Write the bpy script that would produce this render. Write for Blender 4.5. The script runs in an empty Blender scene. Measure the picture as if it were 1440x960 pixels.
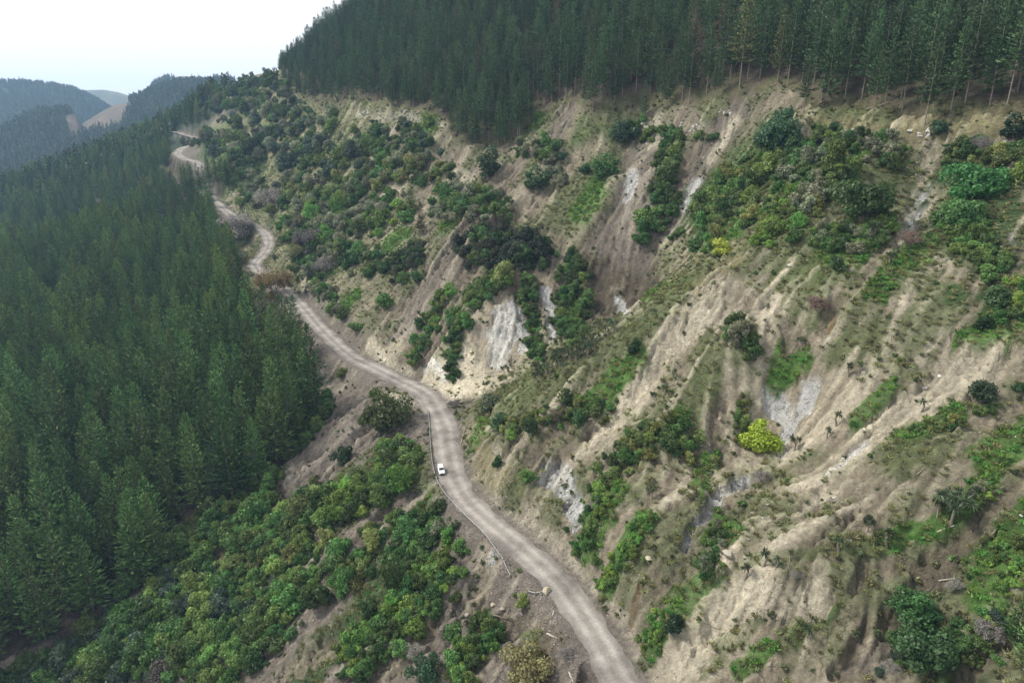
import bpy, math, random
import numpy as np
from mathutils import Vector, Matrix, Euler

rnd = random.Random(7)
R = np.random.default_rng(11)
S = bpy.context.scene
COL = S.collection

# ------------------------------------------------------------------ camera
PITCH = math.radians(19.0)
F = 960.0                      # focal length in photograph pixels (1440 wide)
cd = bpy.data.cameras.new('camera')
cam = bpy.data.objects.new('camera', cd)
COL.objects.link(cam)
cd.sensor_width = 36.0
cd.lens = 24.0
cd.clip_start = 1.0
cd.clip_end = 40000.0
cam.location = (0, 0, 0)
cam.rotation_euler = (math.radians(90) - PITCH, 0, 0)
S.camera = cam

# ------------------------------------------------------------------ sky, sun, exposure
SUN_EL, SUN_AZ = math.radians(46), math.radians(-72)      # azimuth from +Y, clockwise seen from above
w = bpy.data.worlds.new('World')
S.world = w
w.use_nodes = True
nt = w.node_tree
nt.nodes.clear()
sky = nt.nodes.new('ShaderNodeTexSky')
sky.sky_type = 'NISHITA'
sky.sun_disc = False
sky.sun_elevation = SUN_EL
sky.sun_rotation = SUN_AZ
sky.air_density = 1.0
sky.dust_density = 4.0
mx = nt.nodes.new('ShaderNodeMix')
mx.data_type = 'RGBA'
mx.inputs[0].default_value = 0.86                          # thin bright overcast over the blue
mx.inputs[7].default_value = (10.2, 10.4, 10.7, 1)
bg = nt.nodes.new('ShaderNodeBackground')
bg.inputs[1].default_value = 0.062
wo = nt.nodes.new('ShaderNodeOutputWorld')
nt.links.new(sky.outputs[0], mx.inputs[6])
nt.links.new(mx.outputs[2], bg.inputs[0])
nt.links.new(bg.outputs[0], wo.inputs[0])
sl = bpy.data.lights.new('sun', 'SUN')
sl.energy = 2.7
sl.angle = math.radians(10)
sl.color = (1.0, 0.95, 0.87)
so = bpy.data.objects.new('sun', sl)
COL.objects.link(so)
sdir = Vector((math.sin(SUN_AZ) * math.cos(SUN_EL), math.cos(SUN_AZ) * math.cos(SUN_EL), math.sin(SUN_EL)))
so.rotation_euler = sdir.to_track_quat('Z', 'Y').to_euler()
so.location = sdir * 300
vs = S.view_settings
vs.view_transform = 'Standard'
vs.look = 'None'
vs.exposure = 1.02
vs.gamma = 1.0
vs.use_curve_mapping = False

# ------------------------------------------------------------------ numeric helpers
CP, SP = math.cos(PITCH), math.sin(PITCH)

def ray(u, v):
    x = (u - 720) / F
    q = (480 - v) / F
    return x, CP + q * SP, -SP + q * CP

def P(u, v, t):
    x, y, z = ray(u, v)
    return x * t, y * t, z * t

def project(x, y, z):
    dep = y * CP - z * SP
    q = y * SP + z * CP
    dep = np.maximum(dep, 1e-3)
    return 720 + F * x / dep, 480 - F * q / dep, dep

def smooth(a, b, x):
    t = np.clip((x - a) / (b - a), 0, 1)
    return t * t * (3 - 2 * t)

def gnoise(x, y, seed=0):
    xi = np.floor(x).astype(np.int64)
    yi = np.floor(y).astype(np.int64)
    xf, yf = x - xi, y - yi
    def g(ix, iy, dx, dy):
        h = (ix * 374761393 + iy * 668265263 + seed * 974634777) & 0xffffffff
        h = ((h ^ (h >> 13)) * 1274126177) & 0xffffffff
        a = ((h ^ (h >> 16)) & 0xffff) * (2 * math.pi / 65536)
        return np.cos(a) * dx + np.sin(a) * dy
    sx = xf * xf * xf * (xf * (xf * 6 - 15) + 10)
    sy = yf * yf * yf * (yf * (yf * 6 - 15) + 10)
    a = g(xi, yi, xf, yf); b = g(xi + 1, yi, xf - 1, yf)
    c = g(xi, yi + 1, xf, yf - 1); d = g(xi + 1, yi + 1, xf - 1, yf - 1)
    return 1.5 * ((a + (b - a) * sx) * (1 - sy) + (c + (d - c) * sx) * sy)

def fbm(x, y, scale, octv=4, seed=0, gain=0.5):
    s, a, f = 0, 1.0, 1.0 / scale
    tot = 0
    for k in range(octv):
        s = s + a * gnoise(x * f + 17.3 * k, y * f - 9.1 * k, seed + k)
        tot += a
        a *= gain
        f *= 2.03
    return s / tot

# ------------------------------------------------------------------ road centre line (plan position and height)
ROADPX = [(925, 1030, -110), (878, 965, -110), (862, 940, -110), (847, 907, -110), (825, 873, -110), (803, 840, -110), (775, 807, -110), (737, 773, -110), (697, 740, -110),
          (660, 707, -110), (643, 682, -110), (634, 657, -110), (628, 625, -110), (623, 597, -110), (611, 573, -110), (597, 553, -110), (562, 535, -109.6), (530, 519, -109), (490, 498, -108.3), (450, 460, -106.5),
          (424, 430, -104.5), (400, 408, -102.5), (376, 390, -100), (358, 373, -97), (370, 358, -94.5), (378, 344, -92), (374, 329, -89),
          (358, 318, -86.5), (335, 309, -84), (312, 292, -79), (294, 274, -74), (285, 250, -65), (278, 229, -56), (262, 224, -54),
          (250, 216, -50), (258, 207.5, -45), (278, 201.5, -41), (281, 195.5, -37.5), (262, 189.5, -33.5), (246, 184.5, -30)]
def zpt(u, v, z):
    x, y, zz = ray(u, v)
    t = z / zz
    return (x * t, y * t, z)
road_ctrl = np.array([zpt(*p) for p in ROADPX])

def catmull(p, n=14):
    q = np.vstack([2 * p[0] - p[1], p, 2 * p[-1] - p[-2]])
    out = []
    for i in range(1, len(q) - 2):
        a, b, c, d = q[i - 1], q[i], q[i + 1], q[i + 2]
        for k in range(n):
            t = k / n
            out.append(0.5 * (2 * b + (c - a) * t + (2 * a - 5 * b + 4 * c - d) * t * t + (3 * b - a - 3 * c + d) * t ** 3))
    out.append(p[-1])
    return np.array(out)

def resample(p, step):
    L = np.r_[0, np.cumsum(np.linalg.norm(np.diff(p[:, :2], axis=0), axis=1))]
    s = np.arange(0, L[-1], step)
    return np.stack([np.interp(s, L, p[:, k]) for k in range(p.shape[1])], 1), s

road, road_s = resample(catmull(road_ctrl), 2.0)
for k in range(3):                                        # ease out kinks
    road[1:-1] = 0.25 * road[:-2] + 0.5 * road[1:-1] + 0.25 * road[2:]

# ------------------------------------------------------------------ terrain shape
NRM = (0.88, 0.47)
def tp(u, v, tan=0.65, z0=-110.0):
    """depth at which the ray of a point meets the hillside plane that rises from the road"""
    x, y, z = ray(u, v)
    d = NRM[0] * x + NRM[1] * y
    return (z0 - tan * 71.0) / (z - tan * d)

ctrl = [tuple(p) for p in road_ctrl[::1]]
def add(u, v, t): ctrl.append(P(u, v, t))
# near slope on the right, above the road
for u, v, k in [(1440, 960, 1), (1440, 1120, 1), (1250, 1120, 1), (1050, 1120, 1), (1250, 960, 1.03), (1060, 960, 1.0), (1600, 960, 1), (1600, 600, 1), (1600, 300, 1),
                (1440, 780, .985), (1440, 600, 1.02), (1440, 450, 1), (1440, 330, 1.02), (1440, 230, 1.0), (1300, 780, 1.03), (1320, 640, .985), (1280, 520, 1.02),
                (1300, 400, 1.0), (1290, 300, 1.05), (1300, 215, 1.03), (1150, 900, 1.02), (1150, 780, .985), (1180, 680, 1.03), (1110, 620, 1.09), (1090, 570, 1.08),
                (1180, 560, 1.03), (1160, 460, .99), (1180, 370, .97), (1200, 270, .97), (1180, 190, 1.0), (1000, 880, 1.02), (1000, 780, 1.0), (990, 720, 1.01),
                (960, 620, 1.02), (1030, 500, .985), (1090, 400, .97), (880, 780, 1.0), (850, 690, .985), (900, 600, .985), (800, 690, 1.0), (760, 640, .985),
                (920, 880, 1.0), (1000, 1000, 1), (700, 640, .99), (860, 600, 1.0), (940, 520, .99)]:
    add(u, v, k * tp(u, v))
# first spur crest, and the hollow and wall behind it
for u, v, t in [(665, 612, 232), (730, 565, 222), (800, 520, 216), (875, 470, 214), (950, 420, 213), (1010, 370, 217), (1060, 325, 222), (1130, 240, 232),
                (655, 535, 281), (700, 515, 279), (740, 495, 277), (800, 462, 281), (850, 435, 284), (900, 405, 283), (950, 368, 276), (1000, 310, 268),
                (690, 440, 292), (740, 400, 300), (800, 370, 303), (860, 340, 300), (920, 320, 297), (730, 330, 322), (800, 290, 325), (860, 260, 322),
                (930, 240, 308), (1000, 215, 295), (1040, 150, 292), (820, 205, 352), (890, 185, 345), (950, 170, 325), (760, 215, 362), (690, 240, 372),
                (640, 320, 340), (600, 420, 318), (560, 480, 312), (640, 470, 296), (620, 260, 395), (560, 340, 372), (520, 420, 345), (500, 455, 335),
                (650, 195, 405), (730, 190, 392), (600, 168, 440), (540, 155, 490), (480, 150, 545), (540, 230, 455), (500, 300, 430), (450, 390, 400),
                (450, 300, 455), (460, 230, 505), (420, 340, 440), (415, 260, 545), (400, 200, 610), (420, 160, 620), (380, 300, 520), (370, 240, 610),
                (340, 200, 690), (350, 155, 730), (320, 165, 770), (310, 220, 670), (325, 260, 600), (300, 190, 745), (315, 135, 830), (345, 115, 800), (385, 108, 720),
                (300, 132, 880), (430, 92, 670), (480, 60, 640), (540, 26, 590), (560, 80, 520), (640, 100, 455), (720, 70, 440), (720, 0, 470),
                (840, 100, 375), (840, 0, 430), (840, 162, 352), (1000, 70, 325), (1000, 0, 360), (1100, 115, 285), (1150, 150, 262), (1150, 60, 300), (1150, -60, 360),
                (1250, 152, 242), (1295, 160, 232), (1300, 60, 270), (1360, 157, 220), (1440, 155, 207), (1440, 60, 240), (1440, -100, 310),
                (1000, -200, 470), (760, -180, 560), (560, -20, 680), (450, 84, 760), (1300, -200, 400), (1600, 150, 185), (1600, -50, 230),
                (1600, -250, 330), (400, 130, 900), (430, 120, 1100), (500, 100, 1000), (700, 20, 1200), (1000, 0, 1300), (1440, 0, 1000), (340, 150, 1100)]:
    add(u, v, t)
# bank falling from the road to the gully on the left
for u, v, k in [(560, 600, 1), (520, 560, 1.0), (480, 560, 1.02), (500, 640, 1.0), (440, 640, 1.02), (430, 700, 1), (590, 660, .99), (560, 740, .99), (620, 760, 1.0), (680, 830, 1.0),
                (480, 760, .985), (350, 800, .985), (420, 860, .99), (560, 860, .99), (680, 930, 1.0), (760, 900, 1.01), (330, 900, .985), (500, 960, .99), (700, 1080, 1), (820, 1080, 1),
                (500, 1120, 1), (250, 960, .985), (250, 1120, 1), (100, 1120, 1)]:
    add(u, v, k * tp(u, v, 0.60))
for u, v, t in [(330, 715, 258), (250, 780, 247), (170, 840, 236), (60, 910, 224), (0, 945, 218), (-150, 1020, 200)]:
    add(u, v, t)
# spurs that carry the plantation (ground under the trees)
for q in [(-150, 330, -124), (-120, 290, -127), (-190, 400, -122), (-250, 400, -131), (-170, 270, -142), (-250, 300, -149), (-330, 290, -160), (-220, 220, -158),
          (-300, 190, -172), (-350, 420, -142), (-450, 400, -160), (-500, 250, -185), (-240, 500, -106), (-332, 587, -101), (-420, 555, -128), (-270, 610, -90),
          (-550, 560, -150), (-650, 400, -185), (-400, 720, -112), (-427, 774, -92), (-520, 720, -135), (-650, 760, -150), (-375, 760, -70), (-340, 720, -72),
          (-675, 925, -100), (-611, 1045, -60), (-455, 1067, 0), (-480, 950, -42), (-560, 930, -68), (-420, 900, -30), (-380, 980, 4), (-800, 850, -130), (-900, 700, -175), (-1000, 950, -140)]:
    ctrl.append(q)
# far valley and hills
for u, v, t in [(0, 232, 1250), (60, 215, 1300), (120, 200, 1350), (200, 168, 1400), (280, 140, 1400), (0, 205, 1600), (60, 190, 1650), (120, 182, 1700), (10, 176, 1850), (50, 160, 1850), (80, 156, 1850), (103, 158, 1850),
                (30, 190, 2150), (100, 185, 2150), (0, 172, 2500), (20, 150, 2900), (80, 146, 2900), (125, 150, 2800), (0, 121, 3500), (40, 121, 3500), (80, 123, 3400), (110, 128, 3300), (140, 143, 3000), (60, 130, 4600), (0, 128, 4600),
                (125, 129, 5600), (150, 127, 5600), (170, 130, 5600), (200, 135, 5600), (118, 172, 1750), (150, 165, 1800), (150, 155, 2000), (180, 150, 2050), (178, 143, 2150), (210, 130, 2200), (245, 121, 2200), (290, 122, 2200), (160, 165, 1750),
                (200, 150, 1800), (250, 140, 1800), (300, 130, 1800), (220, 135, 2700), (180, 140, 2700), (230, 112, 3300), (262, 107, 3300), (295, 109, 3300), (350, 112, 3300), (250, 118, 4500),
                (-200, 260, 1300), (-200, 200, 1900), (-200, 165, 2600), (-200, 125, 3500), (-200, 135, 4800), (0, 138, 9000), (200, 140, 9000), (500, 120, 5000), (500, 140, 9000), (900, 100, 3000), (900, 130, 9000),
                (1440, 100, 3000), (1440, 130, 9000), (1600, 60, 1500), (60, 144, 14000), (400, 144, 14000), (1200, 144, 14000)]:
    add(u, v, t)
ctrl = np.array(ctrl)
cr = np.hypot(ctrl[:, 0], ctrl[:, 1])
CQ = np.stack([np.arctan2(ctrl[:, 0], ctrl[:, 1]), np.log(cr)], 1)
CE = ctrl[:, 2] / cr

def kern(d2):
    return d2 * np.log(d2 + 1e-12)
n = len(CQ)
K = kern(((CQ[:, None] - CQ[None]) ** 2).sum(2)) + np.eye(n) * 6e-6
Pm = np.c_[np.ones(n), CQ]
A = np.block([[K, Pm], [Pm.T, np.zeros((3, 3))]])
sol = np.linalg.solve(A, np.r_[CE, np.zeros(3)])
def base_e(az, lr):
    out = np.empty(az.size)
    q = np.stack([az.ravel(), lr.ravel()], 1)
    for i in range(0, len(q), 20000):
        b = q[i:i + 20000]
        out[i:i + 20000] = kern(((b[:, None] - CQ[None]) ** 2).sum(2)) @ sol[:n] + sol[n] + b @ sol[n + 1:]
    return out.reshape(az.shape)

# terrain sheet: a fan that starts below the drone and runs to the horizon
AZ0, AZ1, NA = math.radians(-54), math.radians(54), 760
azs = np.linspace(AZ0, AZ1, NA)
lrs = np.r_[np.linspace(math.log(68), math.log(900), 640), np.linspace(math.log(900), math.log(7000), 150)[1:]]
NR = len(lrs)
LA, LL = azs[None, :], lrs[:, None]
# smooth shape evaluated coarsely then interpolated
ca = np.linspace(AZ0, AZ1, 200); cl = np.r_[np.linspace(lrs[0], math.log(900), 220), np.linspace(math.log(900), lrs[-1], 90)[1:]]
ce = base_e(np.repeat(ca[None], len(cl), 0), np.repeat(cl[:, None], len(ca), 1))
def bil(grid, fi, fj):
    i = np.clip(np.floor(fi).astype(int), 0, grid.shape[0] - 2); j = np.clip(np.floor(fj).astype(int), 0, grid.shape[1] - 2)
    a, b = np.clip(fi - i, 0, 1), np.clip(fj - j, 0, 1)
    return (grid[i, j] * (1 - a) + grid[i + 1, j] * a) * (1 - b) + (grid[i, j + 1] * (1 - a) + grid[i + 1, j + 1] * a) * b
def base_z(x, y):
    r = np.hypot(x, y); az = np.arctan2(x, y); l = np.log(r)
    return bil(ce, np.interp(l, cl, np.arange(len(cl))), (az - AZ0) / (AZ1 - AZ0) * (len(ca) - 1)) * r
RR = np.exp(LL) * np.ones_like(LA)
GX, GY = RR * np.sin(LA), RR * np.cos(LA)
GZ = base_z(GX, GY)
# far valley floor and the hills that close it, each a ridge with its own crest line (photograph u -> v of the crest)
FARU = 720 + F * np.tan(LA) / CP                          # picture column of each direction near the horizon
FARU = FARU * np.ones_like(RR)
FLOOR = -150.0
RIDGES = [  # crest distance, front foot, back foot, crest line
    (2350, 1850, 3000, [(-300, 190), (0, 186), (25, 172), (55, 161), (95, 158), (105, 164), (113, 186), (130, 240)]),
    (4000, 2850, 5100, [(-400, 112), (0, 117), (40, 117), (80, 121), (110, 127), (140, 143), (170, 165), (250, 230)]),
    (5700, 4900, 6500, [(40, 170), (100, 137), (115, 130), (128, 127), (150, 126), (168, 129), (200, 140), (300, 150), (700, 160)]),
    (2500, 1650, 3200, [(85, 215), (104, 180), (118, 170), (140, 158), (162, 148), (176, 146), (200, 138), (225, 128), (250, 120), (280, 117), (330, 117), (420, 125), (600, 150)]),
    (3500, 2850, 4500, [(170, 190), (200, 142), (222, 119), (243, 111), (262, 107), (290, 108.5), (320, 112), (420, 122), (700, 150)])]
zf = np.full(RR.shape, FLOOR) + 18 * fbm(GX, GY, 420, 3, 61)
for r0, a0, b0, ln in RIDGES:
    cv = np.interp(FARU, [p[0] for p in ln], [p[1] for p in ln]) + 1.2 * fbm(GX, GY, 260, 3, 62)
    q = (480 - cv) / F
    tanel = (-SP + q * CP) / np.hypot(np.tan(LA) * (CP + q * SP), CP + q * SP)
    zc = np.maximum(tanel * r0, FLOOR)
    sh = np.where(RR < r0, smooth(a0, r0, RR), smooth(b0, r0, RR))
    spur = 1 - .22 * np.abs(gnoise(GX / 330, GY / 900, 63 + int(r0))) * np.sin(np.pi * np.clip(sh, 0, 1)) * 2
    zf = np.maximum(zf, FLOOR + (zc - FLOOR) * sh * spur)
wf = smooth(1080, 1420, RR)
GZ = GZ * (1 - wf) + zf * wf

# ------------------------------------------------------------------ ground cover zones (where bare clay, rock and greenery lie)
def inpoly(u, v, poly):
    c = np.zeros(np.shape(u), bool)
    m = len(poly)
    for i in range(m):
        x1, y1 = poly[i]; x2, y2 = poly[(i + 1) % m]
        if y1 == y2: continue
        c ^= ((y1 > v) != (y2 > v)) & (u < (x2 - x1) * (v - y1) / (y2 - y1) + x1)
    return c

def polydist(u, v, pl):
    best = np.full(np.shape(u), 1e9)
    if len(pl) == 1:
        return np.hypot(u - pl[0][0], v - pl[0][1])
    for (x1, y1), (x2, y2) in zip(pl[:-1], pl[1:]):
        dx, dy = x2 - x1, y2 - y1
        t = np.clip(((u - x1) * dx + (v - y1) * dy) / (dx * dx + dy * dy), 0, 1)
        best = np.minimum(best, np.hypot(u - x1 - t * dx, v - y1 - t * dy))
    return best

FOREST_LEFT = [(-400, 262), (0, 262), (60, 250), (105, 235), (150, 205), (200, 178), (300, 133), (322, 150), (296, 168), (262, 180), (240, 184), (236, 212), (246, 226), (268, 236), (300, 238), (325, 250), (318, 268),
               (300, 300), (306, 345), (326, 372), (362, 410), (398, 440), (424, 480), (446, 535), (455, 585), (430, 612), (398, 655), (372, 690), (320, 705), (255, 735),
               (240, 795), (196, 832), (125, 872), (60, 905), (0, 930), (-400, 1030)]
FOREST_TOP = [(392, 118), (420, 138), (452, 150), (500, 146), (540, 152), (612, 164), (646, 205), (690, 212), (736, 196), (756, 152), (812, 142), (838, 164), (870, 156), (905, 158), (962, 150), (1036, 134),
              (1062, 132), (1090, 118), (1124, 132), (1147, 152), (1253, 152), (1293, 164), (1362, 160), (1450, 156), (1700, 150), (1700, -900), (470, -900), (396, 95)]
DALL = project(GX, GY, GZ)
GU, GV, GD = DALL
near = RR < 900

# distance to the road (plan), signed position along it
droad = np.full(GX.shape, 1e9); zroad = np.zeros(GX.shape)
msk = RR < 1000
px, py = GX[msk], GY[msk]
bd = np.full(px.shape, 1e9); bz = np.zeros(px.shape)
for k in range(0, len(road), 1):
    d = (px - road[k, 0]) ** 2 + (py - road[k, 1]) ** 2
    c = d < bd
    bd[c] = d[c]; bz[c] = road[k, 2]
droad[msk] = np.sqrt(bd); zroad[msk] = bz

# streaks that follow the fall line: noise smeared along the downhill flow
GS = 0.9
lx, ly = np.arange(-330, 331, GS), np.arange(50, 700, GS)
LX, LY = np.meshgrid(lx, ly, indexing='ij')
LZ = base_z(LX, LY) + 3.5 * fbm(LX, LY, 45, 2, 5)
gx, gy = np.gradient(LZ, GS)
gl = np.hypot(gx, gy) + 1e-6
DX, DY = -gx / gl * 1.0, -gy / gl * 1.0
def lic(noise, its=5):
    s = noise.copy(); ax, ay = DX.copy(), DY.copy()
    I, J = np.meshgrid(np.arange(len(lx)), np.arange(len(ly)), indexing='ij')
    for k in range(its):
        fi, fj = np.clip(I + ax, 0, len(lx) - 1.01), np.clip(J + ay, 0, len(ly) - 1.01)
        s = 0.5 * (s + bil(s, fi, fj))
        nx, ny = bil(ax, fi, fj), bil(ay, fi, fj)
        ax, ay = ax + nx, ay + ny
    return s / (s.std() + 1e-9)
lic_f = lic(gnoise(LX / 1.9, LY / 1.9, 3) + 0.6 * gnoise(LX / 0.93, LY / 0.93, 31), 5)
lic_c = lic(gnoise(LX / 9, LY / 9, 4) + 0.5 * gnoise(LX / 4.2, LY / 4.2, 41), 6)
def licat(g, x, y):
    return bil(g, np.clip((x - lx[0]) / GS, 0, len(lx) - 1.01), np.clip((y - ly[0]) / GS, 0, len(ly) - 1.01))
inl = (GX > lx[0]) & (GX < lx[-1]) & (GY < ly[-1])
SF = np.where(inl, licat(lic_f, GX, GY), 0) ; SC = np.where(inl, licat(lic_c, GX, GY), 0)

N1 = fbm(GX, GY, 14, 4, 21); N2 = fbm(GX, GY, 4.5, 3, 22); N3 = fbm(GX, GY, 50, 3, 23); N4 = fbm(GX, GY, 1.9, 2, 24)

def mask(pl, wpx, rag=0.75, soft=0.35):
    m_ = np.zeros(GX.shape)
    us = [p[0] for p in pl]; vsx = [p[1] for p in pl]
    b = wpx * 2.2
    s = (GU > min(us) - b) & (GU < max(us) + b) & (GV > min(vsx) - b) & (GV < max(vsx) + b) & (RR < 1000)
    if s.any():
        d = polydist(GU[s], GV[s], pl) / wpx
        d = d + rag * (0.6 * N1[s] + 0.7 * N2[s] + 0.30 * SF[s] + 0.55 * N4[s])
        m_[s] = smooth(1 + soft, 1 - soft, d)
    return m_

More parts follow.
